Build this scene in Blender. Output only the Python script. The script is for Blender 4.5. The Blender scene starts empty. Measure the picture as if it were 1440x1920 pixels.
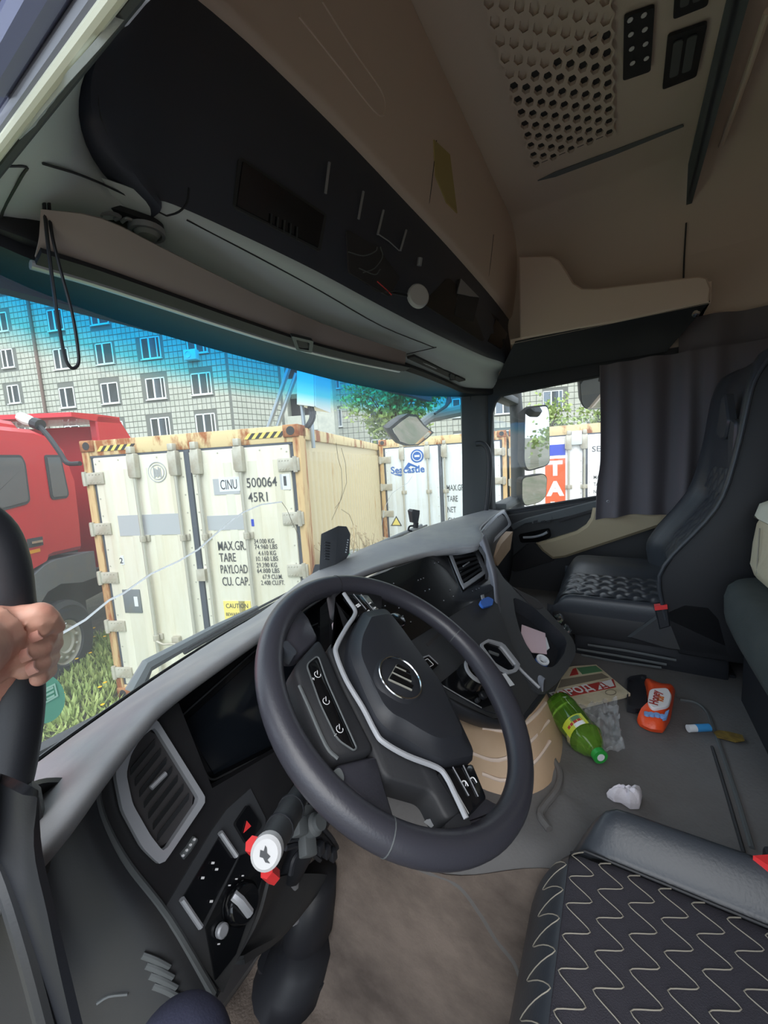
import bpy, bmesh, math, random
from mathutils import Vector, Matrix, noise as mnoise
random.seed(7)
V = Vector
PI = math.pi
SC = bpy.context.scene
COL = SC.collection
# ------------------------------------------------------------------ camera
# cab frame: x to the passenger side, y forward, z up, driver's footwell at z = 0; metres
FPX = 726.0
CX = V((440, -115, FPX)).normalized()
CD = V((347, 5910, FPX)); CD = (CD - CD.dot(CX) * CX).normalized()
CY = CX.cross(CD)
if CY.z < 0: CY = -CY
CAM = V((-1.0, 0.0, 1.0))
RW = Matrix((CX, CY, -CD))                       # photo axes (right, down, ahead) -> cab axes
def W(u, v, x=None, y=None, z=None, pl=None):
    """point of a real plane seen at a photo pixel"""
    d = RW @ V((u - 720.0, v - 960.0, FPX))
    if x is not None: t = (x - CAM.x) / d.x
    elif y is not None: t = (y - CAM.y) / d.y
    elif z is not None: t = (z - CAM.z) / d.z
    else: t = (V(pl[0]) - CAM).dot(pl[1]) / d.dot(pl[1])
    return CAM + d * t
cd = bpy.data.cameras.new('camera'); cam = bpy.data.objects.new('camera', cd); COL.objects.link(cam)
cd.sensor_fit = 'VERTICAL'; cd.sensor_height = 36.0; cd.lens = 36.0 * FPX / 1920.0
cd.clip_start = 0.01; cd.clip_end = 300
r3 = Matrix((RW @ V((1, 0, 0)), RW @ V((0, -1, 0)), RW @ V((0, 0, -1)))).transposed()
cam.matrix_world = Matrix.Translation(CAM) @ r3.to_4x4()
SC.camera = cam
# ------------------------------------------------------------------ sky, light, exposure
SC.view_settings.view_transform = 'Standard'; SC.view_settings.look = 'None'
SC.view_settings.gamma = 1.0; SC.view_settings.use_curve_mapping = False
SC.view_settings.exposure = 0.9
wd = bpy.data.worlds.new('overcast_sky'); SC.world = wd; wd.use_nodes = True
nt = wd.node_tree; nt.nodes.clear()
wo = nt.nodes.new('ShaderNodeOutputWorld'); bg = nt.nodes.new('ShaderNodeBackground')
tc = nt.nodes.new('ShaderNodeTexCoord'); sx = nt.nodes.new('ShaderNodeSeparateXYZ')
cr = nt.nodes.new('ShaderNodeValToRGB')
cr.color_ramp.elements[0].position = 0.0; cr.color_ramp.elements[0].color = (0.74, 0.86, 1.0, 1)
cr.color_ramp.elements[1].position = 0.7; cr.color_ramp.elements[1].color = (0.86, 0.93, 1.0, 1)
bg.inputs[1].default_value = 1.25
nt.links.new(tc.outputs['Generated'], sx.inputs[0]); nt.links.new(sx.outputs['Z'], cr.inputs[0])
nt.links.new(cr.outputs[0], bg.inputs[0]); nt.links.new(bg.outputs[0], wo.inputs[0])
sd = bpy.data.lights.new('sun', 'SUN'); so = bpy.data.objects.new('sun', sd); COL.objects.link(so)
sd.energy = 1.2; sd.angle = 0.9; sd.color = (1.0, 0.97, 0.92)      # sun behind thin cloud, behind the cab
so.rotation_euler = (math.radians(48), 0, math.radians(-60))
# ------------------------------------------------------------------ materials
def lin(c):
    return tuple(((x / 255.0) / 12.92 if x / 255.0 <= 0.04045 else ((x / 255.0 + 0.055) / 1.055) ** 2.4) for x in c)
MATS = {}
def mat(name, rgb, rough=0.5, metal=0.0, var=None, bump=None, spec=0.5, alpha=None, emit=None, trans=0.0, coat=0.0):
    """var=(scale, rgb2, lo, hi): noise mix to a second colour; bump=(scale, strength[, distance])"""
    m = bpy.data.materials.new(name); m.use_nodes = True; t = m.node_tree
    b = t.nodes['Principled BSDF']; c = lin(rgb) + (1,)
    b.inputs['Base Color'].default_value = c; b.inputs['Roughness'].default_value = rough
    b.inputs['Metallic'].default_value = metal; b.inputs['Specular IOR Level'].default_value = spec
    b.inputs['Transmission Weight'].default_value = trans; b.inputs['Coat Weight'].default_value = coat
    if alpha is not None: b.inputs['Alpha'].default_value = alpha
    if emit: b.inputs['Emission Color'].default_value = lin(emit[0]) + (1,); b.inputs['Emission Strength'].default_value = emit[1]
    if var or bump:
        co = t.nodes.new('ShaderNodeTexCoord')
    if var:
        n = t.nodes.new('ShaderNodeTexNoise'); n.inputs['Scale'].default_value = var[0]; n.inputs['Detail'].default_value = 6
        n.inputs['Roughness'].default_value = 0.65
        src = co.outputs['Object']
        if len(var) > 4:                          # stretch = (sx, sy, sz)
            mp = t.nodes.new('ShaderNodeMapping'); mp.inputs['Scale'].default_value = var[4]
            t.links.new(src, mp.inputs[0]); src = mp.outputs[0]
        t.links.new(src, n.inputs[0])
        r = t.nodes.new('ShaderNodeValToRGB')
        r.color_ramp.elements[0].position = var[2]; r.color_ramp.elements[0].color = c
        r.color_ramp.elements[1].position = var[3]; r.color_ramp.elements[1].color = lin(var[1]) + (1,)
        t.links.new(n.outputs[0], r.inputs[0]); t.links.new(r.outputs[0], b.inputs['Base Color'])
    if bump:
        n2 = t.nodes.new('ShaderNodeTexNoise'); n2.inputs['Scale'].default_value = bump[0]; n2.inputs['Detail'].default_value = 3
        t.links.new(co.outputs['Object'], n2.inputs[0])
        bp = t.nodes.new('ShaderNodeBump'); bp.inputs['Strength'].default_value = bump[1]
        bp.inputs['Distance'].default_value = bump[2] if len(bump) > 2 else 0.002
        t.links.new(n2.outputs[0], bp.inputs['Height']); t.links.new(bp.outputs[0], b.inputs['Normal'])
    MATS[name] = m; return m
# ------------------------------------------------------------------ builders
CUR = [Matrix.Identity(4)]                       # local frame of the thing being built
def tag(o, label=None, cat=None, group=None, kind=None):
    if label: o['label'] = label
    if cat: o['category'] = cat
    if group: o['group'] = group
    if kind: o['kind'] = kind
    return o
def thing(name, label, cat, loc, group=None, kind=None):
    o = bpy.data.objects.new(name, None); COL.objects.link(o); o.empty_display_size = 0.05
    o.location = CUR[0] @ V(loc)
    return tag(o, label, cat, group, kind)
def depth_of(o):
    n = 0
    while o.parent: o = o.parent; n += 1
    return n
def worldm(o):
    m = Matrix.Translation(o.location)
    return m if not o.parent else worldm(o.parent) @ o.matrix_parent_inverse @ m
def link_mesh(name, me, m, parent=None, smooth=0.6, kind=None, label=None):
    if len(me.vertices):
        co = [v.co for v in me.vertices]
        c = V([(min(a[i] for a in co) + max(a[i] for a in co)) / 2 for i in range(3)])
        if parent is None: c.z = min(a.z for a in co)
        me.transform(Matrix.Translation(-c))
    else: c = V((0, 0, 0))
    o = bpy.data.objects.new(name, me); COL.objects.link(o); o.location = c
    if parent is not None:
        o.parent = parent; o.matrix_parent_inverse = worldm(parent).inverted()
    for x in (m if isinstance(m, (list, tuple)) else [m]): me.materials.append(MATS[x] if isinstance(x, str) else x)
    if smooth:
        me.polygons.foreach_set('use_smooth', [True] * len(me.polygons)); me.set_sharp_from_angle(angle=smooth)
    if kind: o['kind'] = kind
    if label: o['label'] = label
    return o
class B:
    """collects shapes, then links them as ONE mesh object"""
    def __init__(s): s.v = []; s.f = []; s.mi = []; s.cm = 0
    def add(s, vs, fs):
        n = len(s.v); s.v += [V(v) for v in vs]
        for f in fs: s.f.append([i + n for i in f]); s.mi.append(s.cm)
        return s
    def box(s, a, b, bev=0.0, M=None):
        """corner to corner, optional chamfer"""
        c = [(a[i] + b[i]) / 2 for i in range(3)]; h = [abs(b[i] - a[i]) / 2 for i in range(3)]
        if bev <= 0:
            vs = [(x, y, z) for x in (-1, 1) for y in (-1, 1) for z in (-1, 1)]
            vs = [V((c[0] + x * h[0], c[1] + y * h[1], c[2] + z * h[2])) for x, y, z in vs]
            fs = [(0, 1, 3, 2), (4, 6, 7, 5), (0, 4, 5, 1), (2, 3, 7, 6), (0, 2, 6, 4), (1, 5, 7, 3)]
        else:
            bm = bmesh.new(); bmesh.ops.create_cube(bm, size=2)
            for v in bm.verts: v.co = V((v.co.x * h[0], v.co.y * h[1], v.co.z * h[2]))
            bmesh.ops.bevel(bm, geom=list(bm.edges), offset=min(bev, min(h) * .95), segments=2, affect='EDGES', profile=0.5)
            bm.verts.index_update()
            vs = [v.co + V(c) for v in bm.verts]; fs = [[v.index for v in f.verts] for f in bm.faces]; bm.free()
        if M is not None: vs = [M @ v for v in vs]
        return s.add(vs, fs)
    def prism(s, pts, vec, bev=0.0):
        """outline (roughly planar) pushed along vec; bev chamfers the front rim"""
        pts = [V(p) for p in pts]; vec = V(vec); n = len(pts)
        c = sum(pts, V()) / n
        if bev > 0:
            fr = inset(pts, bev); mid = [p + vec.normalized() * bev for p in pts]
            vs = fr + mid + [p + vec for p in pts]
            fs = [list(range(n))] + [list(range(3 * n - 1, 2 * n - 1, -1))]
            for k in (0, 1):
                for i in range(n):
                    j = (i + 1) % n; fs.append([k * n + j, k * n + i, (k + 1) * n + i, (k + 1) * n + j])
        else:
            vs = pts + [p + vec for p in pts]
            fs = [list(range(n)), list(range(2 * n - 1, n - 1, -1))] + [[(i + 1) % n, i, n + i, n + (i + 1) % n] for i in range(n)]
        return s.add(vs, fs)
    def tube(s, pts, r, n=8, caps=True, smooth=0, flat=None, closed=False):
        pts = [V(p) for p in pts]
        rs = list(r) if isinstance(r, (list, tuple)) else [r] * len(pts)
        if smooth: pts, rs = spline(pts, smooth, rs, closed)
        m = len(pts); t = []
        for i in range(m):
            a = pts[(i - 1) % m] if closed else pts[max(i - 1, 0)]; b = pts[(i + 1) % m] if closed else pts[min(i + 1, m - 1)]
            t.append((b - a).normalized())
        u = t[0].orthogonal().normalized()
        if flat is not None: u = V(flat[0]); u = (u - u.dot(t[0]) * t[0]).normalized()
        vs = []
        for i in range(m):
            u = (u - u.dot(t[i]) * t[i]).normalized(); w = t[i].cross(u)
            k = flat[1] if flat is not None else 1.0
            for j in range(n):
                a = 2 * PI * j / n; vs.append(pts[i] + u * (rs[i] * math.cos(a)) + w * (rs[i] * k * math.sin(a)))
        fs = []
        for i in range(m if closed else m - 1):
            for j in range(n):
                i2 = (i + 1) % m
                fs.append([i * n + j, i * n + (j + 1) % n, i2 * n + (j + 1) % n, i2 * n + j])
        if caps and not closed:
            fs.append(list(range(n - 1, -1, -1))); fs.append(list(range((m - 1) * n, m * n)))
        return s.add(vs, fs)
    def capsule(s, pts, rs, n=10):
        """tapered limb with round ends"""
        pts = [V(p) for p in pts]; rs = list(rs)
        d0 = (pts[0] - pts[1]).normalized(); d1 = (pts[-1] - pts[-2]).normalized()
        a = [(pts[0] + d0 * rs[0] * math.sin(k), rs[0] * math.cos(k)) for k in (1.5, 1.1, .6)]
        b = [(pts[-1] + d1 * rs[-1] * math.sin(k), rs[-1] * math.cos(k)) for k in (.6, 1.1, 1.5)]
        return s.tube([p for p, _ in a] + pts + [p for p, _ in b], [r for _, r in a] + rs + [r for _, r in b], n)
    def lathe(s, prof, M=None, n=24, cap=True):
        """prof = [(radius, z)]"""
        vs = []; m = len(prof)
        for r, z in prof:
            for j in range(n): a = 2 * PI * j / n; vs.append(V((r * math.cos(a), r * math.sin(a), z)))
        if M is not None: vs = [M @ v for v in vs]
        fs = [[i * n + j, i * n + (j + 1) % n, (i + 1) * n + (j + 1) % n, (i + 1) * n + j] for i in range(m - 1) for j in range(n)]
        if cap: fs += [list(range(n - 1, -1, -1)), list(range((m - 1) * n, m * n))]
        return s.add(vs, fs)
    def patch(s, rows, nu=3, nv=3, thick=0.0, flip=False):
        """Catmull-Rom surface through a grid of points; thick > 0 gives it a back"""
        rows = [[V(p) for p in r] for r in rows]
        if nv > 1: rows = [spline(r, nv)[0] for r in rows]
        if nu > 1:
            cols = [spline(list(c), nu)[0] for c in zip(*rows)]
            rows = [list(r) for r in zip(*cols)]
        m, n = len(rows), len(rows[0]); vs = [p for r in rows for p in r]
        fs = [[i * n + j, i * n + j + 1, (i + 1) * n + j + 1, (i + 1) * n + j] for i in range(m - 1) for j in range(n - 1)]
        if flip: fs = [f[::-1] for f in fs]
        if thick:
            nr = [V() for _ in vs]
            for f in fs:
                k = (vs[f[2]] - vs[f[0]]).cross(vs[f[3]] - vs[f[1]])
                for i in f: nr[i] += k
            N = len(vs); vs = vs + [p - q.normalized() * thick for p, q in zip(vs, nr)]
            fs = fs + [[i + N for i in f[::-1]] for f in fs]
            bd = [j for j in range(n)] + [i * n + n - 1 for i in range(1, m)] + [(m - 1) * n + j for j in range(n - 2, -1, -1)] + [i * n for i in range(m - 2, 0, -1)]
            for k in range(len(bd)):
                a, b2 = bd[k], bd[(k + 1) % len(bd)]
                fs.append([b2, a, a + N, b2 + N] if not flip else [a, b2, b2 + N, a + N])
        return s.add(vs, fs)
    def loft(s, rings, caps=True):
        """closed rings of equal length"""
        n = len(rings[0]); m = len(rings); vs = [V(p) for r in rings for p in r]
        fs = [[i * n + j, i * n + (j + 1) % n, (i + 1) * n + (j + 1) % n, (i + 1) * n + j] for i in range(m - 1) for j in range(n)]
        if caps: fs += [list(range(n - 1, -1, -1)), list(range((m - 1) * n, m * n))]
        return s.add(vs, fs)
    def mesh(s, name, fixn=True):
        me = bpy.data.meshes.new(name); me.from_pydata([CUR[0] @ v for v in s.v], [], s.f)
        if any(s.mi): me.polygons.foreach_set('material_index', s.mi)
        if fixn:
            bm = bmesh.new(); bm.from_mesh(me); bmesh.ops.recalc_face_normals(bm, faces=bm.faces); bm.to_mesh(me); bm.free()
        return me
    def done(s, name, m, parent=None, smooth=0.6, kind=None, label=None, fixn=True):
        return link_mesh(name, s.mesh(name, fixn), m, parent, smooth, kind, label)
def spline(p, k, rs=None, closed=False):
    n = len(p)
    if n < 3 and not closed:
        out = [p[0].lerp(p[1], i / k) for i in range(k)] + [p[1]]
        return out, ([rs[0] + (rs[1] - rs[0]) * i / k for i in range(k)] + [rs[1]] if rs else None)
    out = []; ro = []
    for i in range(n if closed else n - 1):
        if closed: a, b, c, d = (p[(i + q) % n] for q in (-1, 0, 1, 2))
        else: b, c = p[i], p[i + 1]; a = p[i - 1] if i else b * 2 - c; d = p[i + 2] if i + 2 < n else c * 2 - b
        for q in range(k):
            t = q / k; t2 = t * t; t3 = t2 * t
            out.append(0.5 * (2 * b + (c - a) * t + (2 * a - 5 * b + 4 * c - d) * t2 + (3 * b - a - 3 * c + d) * t3))
            if rs: r0 = rs[i]; r1 = rs[(i + 1) % n]; ro.append(r0 + (r1 - r0) * t)
    if not closed: out.append(p[-1].copy()); ro += [rs[-1]] if rs else []
    return out, (ro if rs else None)
def inset(pts, d):
    n = len(pts); nr = V()
    for i in range(n): nr += pts[i].cross(pts[(i + 1) % n])
    nr.normalize(); out = []
    for i in range(n):
        a = (pts[i] - pts[i - 1]).normalized(); b = (pts[(i + 1) % n] - pts[i]).normalized()
        na = nr.cross(a); nb = nr.cross(b); h = na + nb
        if h.length < 1e-6: h = na
        h.normalize(); out.append(pts[i] + h * (d / max(0.35, h.dot(na))))
    return out
def rounded(pts, r, k=4):
    """round the corners of a planar outline"""
    pts = [V(p) for p in pts]; n = len(pts); out = []
    for i in range(n):
        p = pts[i]; a = pts[i - 1] - p; b = pts[(i + 1) % n] - p
        ra = min(r, a.length * .45, b.length * .45); p0 = p + a.normalized() * ra; p1 = p + b.normalized() * ra
        for q in range(k + 1):
            t = q / k; out.append(p0 * (1 - t) ** 2 + p * 2 * t * (1 - t) + p1 * t * t)
    return out
def resample(pts, n):
    pts = [V(p) for p in pts]; pts = pts + [pts[0]]
    L = [0]
    for a, b in zip(pts, pts[1:]): L.append(L[-1] + (b - a).length)
    out = []; j = 0
    for i in range(n):
        d = L[-1] * i / n
        while L[j + 1] < d: j += 1
        out.append(pts[j].lerp(pts[j + 1], (d - L[j]) / max(1e-9, L[j + 1] - L[j])))
    return out
def frame_ring(b, outer, inner, vec, depth_in=None):
    """flat frame between two outlines (same count), thickness vec"""
    n = len(outer); vec = V(vec); o2 = [p + vec for p in outer]; i2 = [p + vec for p in inner]
    vs = list(outer) + list(inner) + o2 + i2; fs = []
    for i in range(n):
        j = (i + 1) % n
        fs += [[i, j, n + j, n + i], [2 * n + j, 2 * n + i, 3 * n + i, 3 * n + j], [j, i, 2 * n + i, 2 * n + j], [n + i, n + j, 3 * n + j, 3 * n + i]]
    b.add(vs, fs); return b
def basis(o, xa, ya):
    xa = V(xa).normalized(); ya = V(ya); ya = (ya - ya.dot(xa) * xa).normalized(); za = xa.cross(ya)
    return Matrix(((xa.x, ya.x, za.x, o[0]), (xa.y, ya.y, za.y, o[1]), (xa.z, ya.z, za.z, o[2]), (0, 0, 0, 1)))
def zto(o, d):
    """matrix whose z axis points along d"""
    d = V(d).normalized(); x = d.orthogonal().normalized(); return basis(o, x, d.cross(x))
def text(name, s, M, size, m, parent, sx=1.0, ex=0.0004, align='LEFT', bold=0.0, fit=None):
    cu = bpy.data.curves.new(name, 'FONT'); cu.body = s; cu.size = size; cu.extrude = ex; cu.align_x = align
    cu.resolution_u = 3; cu.offset = bold; cu.space_line = 0.9
    o = bpy.data.objects.new('t', cu); COL.objects.link(o)
    dg = bpy.context.evaluated_depsgraph_get(); me = bpy.data.meshes.new_from_object(o.evaluated_get(dg))
    bpy.data.objects.remove(o); bpy.data.curves.remove(cu)
    me.name = name; me.materials.clear()
    if fit:                                       # stretch the lettering to this width
        xs = [v.co.x for v in me.vertices]; sx = fit / (max(xs) - min(xs)); me.transform(Matrix.Translation((-min(xs), 0, 0)))
    me.transform(CUR[0] @ M @ Matrix.Diagonal((sx, 1, 1, 1)))
    return link_mesh(name, me, m, parent, smooth=0)
def copy_tree(o, parent=None):
    c = o.copy(); COL.objects.link(c); c.parent = parent
    for ch in o.children: copy_tree(ch, c)
    return c
# ------------------------------------------------------------------ material list
mat('ground', (96, 98, 78), .95, var=(1.2, (120, 112, 98), .42, .6), bump=(30, .6, .02))
mat('leaf', (134, 158, 86), .6, var=(2.5, (172, 184, 112), .35, .65))
mat('tree_leaf', (138, 164, 92), .6, var=(1.5, (176, 190, 116), .35, .65))
mat('bark', (88, 74, 60), .9, bump=(20, .6, .02))
mat('petal', (250, 196, 30), .6)
mat('tile', (196, 196, 184), .7, var=(1.7, (182, 184, 170), .38, .62))
mat('tile_dark', (176, 178, 168), .75, var=(2.5, (196, 196, 182), .38, .62))
mat('mortar', (120, 122, 116), .9)
mat('window_frame', (232, 234, 232), .4)
mat('house_glass', (134, 146, 158), .2, spec=.5)
mat('dark_void', (58, 56, 58), .8)
mat('drain', (128, 108, 100), .7)
mat('cont_white', (222, 220, 204), .5, var=(1.1, (208, 200, 172), .45, .75, (3, 3, .5)), bump=(6, .1, .004))
mat('cont_cool', (222, 230, 234), .5, var=(1.4, (205, 208, 200), .48, .8, (3, 3, .6)))
mat('cont_cream', (214, 196, 158), .6, var=(3.0, (190, 150, 100), .60, .74, (2.2, 2.2, .28)))
mat('rust', (222, 200, 152), .75, var=(4.0, (158, 92, 46), .50, .60, (1, 1, .4)), bump=(14, .4, .004))
mat('rust_post', (206, 176, 128), .8, var=(5.0, (150, 84, 44), .46, .60, (1.6, 1.6, .22)), bump=(14, .4, .004))
mat('rust_heavy', (186, 136, 92), .8, var=(4.5, (140, 76, 42), .42, .6), bump=(14, .4, .004))
mat('galv', (196, 193, 180), .5, metal=.15, var=(5, (168, 160, 142), .4, .7))
mat('rod', (186, 184, 172), .45, metal=.2)
mat('gasket', (74, 80, 90), .7)
mat('letter_dark', (64, 66, 70), .6)
mat('letter_blue', (36, 96, 176), .5)
mat('patch_grey', (176, 180, 184), .5)
mat('stripe_black', (48, 48, 48), .6)
mat('stripe_yellow', (232, 206, 110), .6)
mat('sign_yellow', (236, 218, 120), .5)
mat('sticker_white', (222, 226, 232), .5)
mat('sticker_blue', (40, 70, 190), .5)
mat('orange_panel', (232, 106, 66), .5)
mat('blue_panel', (38, 66, 190), .5)
mat('white_paint', (244, 244, 244), .5)
mat('truck_red', (208, 38, 50), .3, coat=.3)
mat('truck_red_dull', (176, 28, 40), .5)
mat('truck_glass', (96, 100, 104), .12, spec=.8)
mat('rubber', (66, 68, 70), .75)
mat('truck_grey', (112, 118, 122), .6, var=(6, (120, 122, 120), .5, .7))
mat('hub_steel', (186, 186, 174), .5, metal=.1)
mat('chrome', (225, 228, 232), .15, metal=1.0)
mat('yellow_strip', (238, 166, 30), .4)
mat('white_plastic', (236, 236, 232), .4)
mat('cable_black', (38, 40, 46), .5)
mat('cabinet', (214, 222, 226), .4)
mat('pipe_steel', (158, 168, 176), .35, metal=.6)
mat('weed_dry', (160, 142, 110), .9)
mat('bottle_green_crushed', (96, 176, 140), .3)
# ------------------------------------------------------------------ outside
gz = -1.46
b = B(); b.add([(-90, -120, gz), (90, -120, gz), (90, 70, gz), (-90, 70, gz)], [(0, 1, 2, 3)])
b.done('ground', 'ground', kind='structure')
YAW = 0.37506
ED = V((math.cos(YAW), math.sin(YAW), 0)); ES = V((math.sin(YAW), -math.cos(YAW), 0)); UP = V((0, 0, 1))
def frame_at(o, s):
    s = V(s).normalized(); d = V((-s.y, s.x, 0)); 
    return Matrix(((s.x, d.x, 0, o[0]), (s.y, d.y, 0, o[1]), (0, 0, 1, o[2]), (0, 0, 0, 1)))
def on_face(T):
    inv = T.inverted(); n = T.to_3x3() @ V((0, 1, 0))
    def f(u, v, d=0.0):
        p = inv @ W(u, v, pl=(T @ V((0, d, 0)), n)); return p.x, p.z
    return f
TXT = lambda s, h, d=-.003: basis((s, d, h), (1, 0, 0), (0, 0, 1))
def container(T, label, white, H=2.896, L=12.0, frame='rust', rods=(.642, 1.112, 1.36, 1.82), hinge_l=(2.497, 1.955, 1.414, .86, .313), hinge_r=(2.519, 1.995, 1.47, .9, .33), right_side='cont_cream'):
    CUR[0] = T; WD = 2.438
    r = thing('shipping_container', label, 'container', (WD / 2, L / 2, 0), 'shipping containers in the yard')
    b = B(); b.box((.03, .12, .16), (WD - .03, L - .05, H - .06)); b.done('box_body', right_side, r)
    b = B()
    for k in range(int(L / .16)):
        y = .25 + k * .16
        b.prism([(WD - .031, y, .2), (WD - .008, y + .03, .2), (WD - .008, y + .085, .2), (WD - .031, y + .115, .2)], (0, 0, H - .45))
    b.done('side_ribs', right_side, r, smooth=0)
    b = B(); b.box((WD - .06, .1, H - .14), (WD, L, H - .02), .01); b.box((0, .1, H - .14), (.06, L, H - .02), .01); b.done('top_rail', frame, r)
    for s0, s1 in ((0, .085), (WD - .075, WD)):
        b = B(); b.box((s0, 0, .1), (s1, .16, H - .1), .008); b.done('corner_post', 'rust_post', r)
    b = B(); b.box((.05, .01, H - .165), (WD - .05, .14, H - .005), .008); b.done('door_header', frame, r)
    b = B(); b.box((.05, .01, .03), (WD - .05, .14, .15), .008); b.done('door_sill', frame, r)
    for s0 in (0, WD - .162):
        for h0 in (0, H - .118):
            b = B(); b.box((s0, -.012, h0), (s0 + .162, .178, h0 + .118), .01)
            b.cm = 1; b.lathe([(.0, .001), (.042, .001), (.042, -.004)], zto((s0 + .081, -.014, h0 + .059), (0, -1, 0)), 12)
            b.done('corner_casting', ['rust_heavy', 'dark_void'], r)
    for s0, s1 in ((.125, 1.195), (1.265, 2.325)):
        b = B(); b.box((s0, .0, .165), (s1, .09, H - .185), .012)
        n = 4
        for k in range(n):                       # shallow pressed ribs
            c = s0 + (s1 - s0) * (k + .5) / n
            b.prism([(c - .05, .001, .3), (c - .035, -.006, .3), (c + .035, -.006, .3), (c + .05, .001, .3)], (0, 0, H - .62))
        b.done('door_panel', white, r)
        b = B()
        for k in range(14):
            h = .25 + k * (H - .5) / 13
            for s in (s0 + .03, s1 - .03): b.lathe([(.0, 0.004), (.008, .003), (.009, -.001)], zto((s, -.001, h), (0, -1, 0)), 6)
        for k in range(5):
            s = s0 + .08 + k * (s1 - s0 - .16) / 4
            b.lathe([(.0, 0.004), (.008, .003), (.009, -.001)], zto((s, -.001, H - .22), (0, -1, 0)), 6)
        b.done('rivets', 'rod', r, kind='stuff')
    b = B(); b.box((1.2, -.012, .16), (1.26, .08, H - .175), .01); b.box((.085, .02, .15), (.125, .08, H - .17)); b.box((2.325, .02, .15), (2.363, .08, H - .17))
    b.box((.09, .01, H - .185), (2.35, .08, H - .165)); b.done('door_gasket', 'gasket', r)
    for s in rods:
        b = B(); b.tube([(s, -.045, .06), (s, -.045, H - .1)], .018, 8); b.done('lock_rod', 'rod', r)
        b = B(); b.box((s - .045, -.075, H - .42), (s + .045, -.004, H - .17), .012); b.box((s - .03, -.085, H - .17), (s + .03, -.02, H - .1), .008)
        b.box((s - .045, -.06, H - .40), (s - .06, -.004, H - .2)); b.done('cam_keeper', 'galv', r)
        for h in (1.84, .75, .32):
            b = B(); b.box((s - .055, -.02, h - .035), (s + .055, -.002, h + .035), .006); b.tube([(s, -.045, h - .03), (s, -.045, h + .03)], .03, 10); b.done('rod_bracket', 'galv', r)
    for s in (rods[0], rods[2]):
        b = B(); b.tube([(s, -.06, .72), (s + .1, -.075, .69), (s + .25, -.075, .7)], .012, 6); b.box((s + .18, -.05, .68), (s + .27, -.002, .76), .008); b.done('lock_handle', 'galv', r)
    for hs, s0, s1 in ((hinge_l, -.02, .245), (hinge_r, 2.20, 2.42)):
        for h in hs:
            b = B(); b.box((s0, -.022, h - .063), (s1, .0, h + .063), .006)
            e = s0 + .04 if s0 < 1 else s1 - .04
            b.tube([(e, -.022, h - .075), (e, -.022, h + .075)], .022, 8)
            for i in (0, 1):
                for k in range(4):
                    s = (s0 + .1 + k * .04) if s0 < 1 else (s0 + .02 + k * .03)
                    b.lathe([(0, .006), (.007, .005), (.008, 0)], zto((s, -.022, h + (.042 if i else -.042)), (0, -1, 0)), 6)
            b.done('hinge', 'galv', r)
    return r
def lettering(r, items, m='letter_dark'):
    for s, x, h, size, fw in items: text('lettering', s, TXT(x, h, -.0075), size, m, r, 1, .0012, fit=fw, bold=size * .002)
# container straight ahead
o1 = V((1.80455, 2.60272, -1.46612)) - ES * 2.438
T1 = frame_at(o1, ES); f1 = on_face(T1)
c1 = container(T1, 'white refrigerated container with rusty frame and CINU lettering, nearest, seen through the windshield', 'cont_white')
lettering(c1, [('CINU', 1.57, 2.312, .138, .18), ('500064', 1.853, 2.318, .135, .32), ('1', 2.243, 2.318, .135, .028), ('45R1', 1.855, 2.174, .135, .205),
               ('MAX.GR.', 1.468, 1.690, .135, .305), ('TARE', 1.468, 1.571, .130, .185), ('PAYLOAD', 1.468, 1.447, .130, .30), ('CU. CAP.', 1.472, 1.318, .130, .30),
               ('34.000 KG', 1.870, 1.752, .068, .215), ('74.960 LBS', 1.872, 1.695, .068, .24), ('4.610 KG', 1.903, 1.630, .068, .19), ('10.160 LBS', 1.874, 1.572, .068, .235),
               ('29.390 KG', 1.872, 1.506, .068, .22), ('64.800 LBS', 1.872, 1.448, .068, .24), ('67.9 CU.M.', 1.925, 1.384, .068, .215), ('2.400 CU.FT.', 1.902, 1.322, .068, .255),
               ('2', .285, 1.572, .088, .04)])
def plate(r, name, s0, h0, s1, h1, m, d=-.004, label=None):
    b = B(); b.box((s0, d, h0), (s1, .0, h1)); return b.done(name, m, r, label=label)
plate(c1, 'repaint_patch', .335, 1.87, 1.06, 2.09, 'patch_grey', -.0065, 'pale grey painted-over band')
plate(c1, 'repaint_patch', 1.38, 1.90, 1.79, 2.05, 'patch_grey', -.0065, 'pale grey painted-over band')
plate(c1, 'repaint_patch', 1.49, 2.26, 1.77, 2.42, 'patch_grey', -.0062, 'pale grey painted-over band')
plate(c1, 'number_sticker', 2.205, 2.28, 2.31, 2.43, 'sticker_white', -.006)
plate(c1, 'number_sticker', 1.555, 2.29, 1.79, 2.43, 'sticker_white', -.0068)
plate(c1, 'number_sticker', .272, 1.555, .335, 1.655, 'sticker_white', -.005)
plate(c1, 'blue_tag', 1.86, 1.93, 1.89, 2.0, 'sticker_blue', -.006)
plate(c1, 'caution_label', 1.455, .88, 1.76, 1.15, 'sign_yellow', -.006, 'yellow caution label')
for i, t in enumerate(('CAUTION', 'BEWARE: HIGH', 'CONCENTRATION')):
    text('lettering', t, TXT(1.607, 1.075 - i * .085, -.0075), .07 if i == 0 else .05, 'letter_dark', c1, .8, .001, 'CENTER')
b = B(); b.box((.262, -.012, 1.012), (.478, .02, 1.278), .006); b.cm = 1; b.box((.40, -.014, 1.09), (.445, -.008, 1.2)); b.done('inspection_window', ['truck_grey', 'sticker_white'], c1)
plate(c1, 'seal_box', 1.215, 1.38, 1.31, 1.50, 'galv', -.05)
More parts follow.
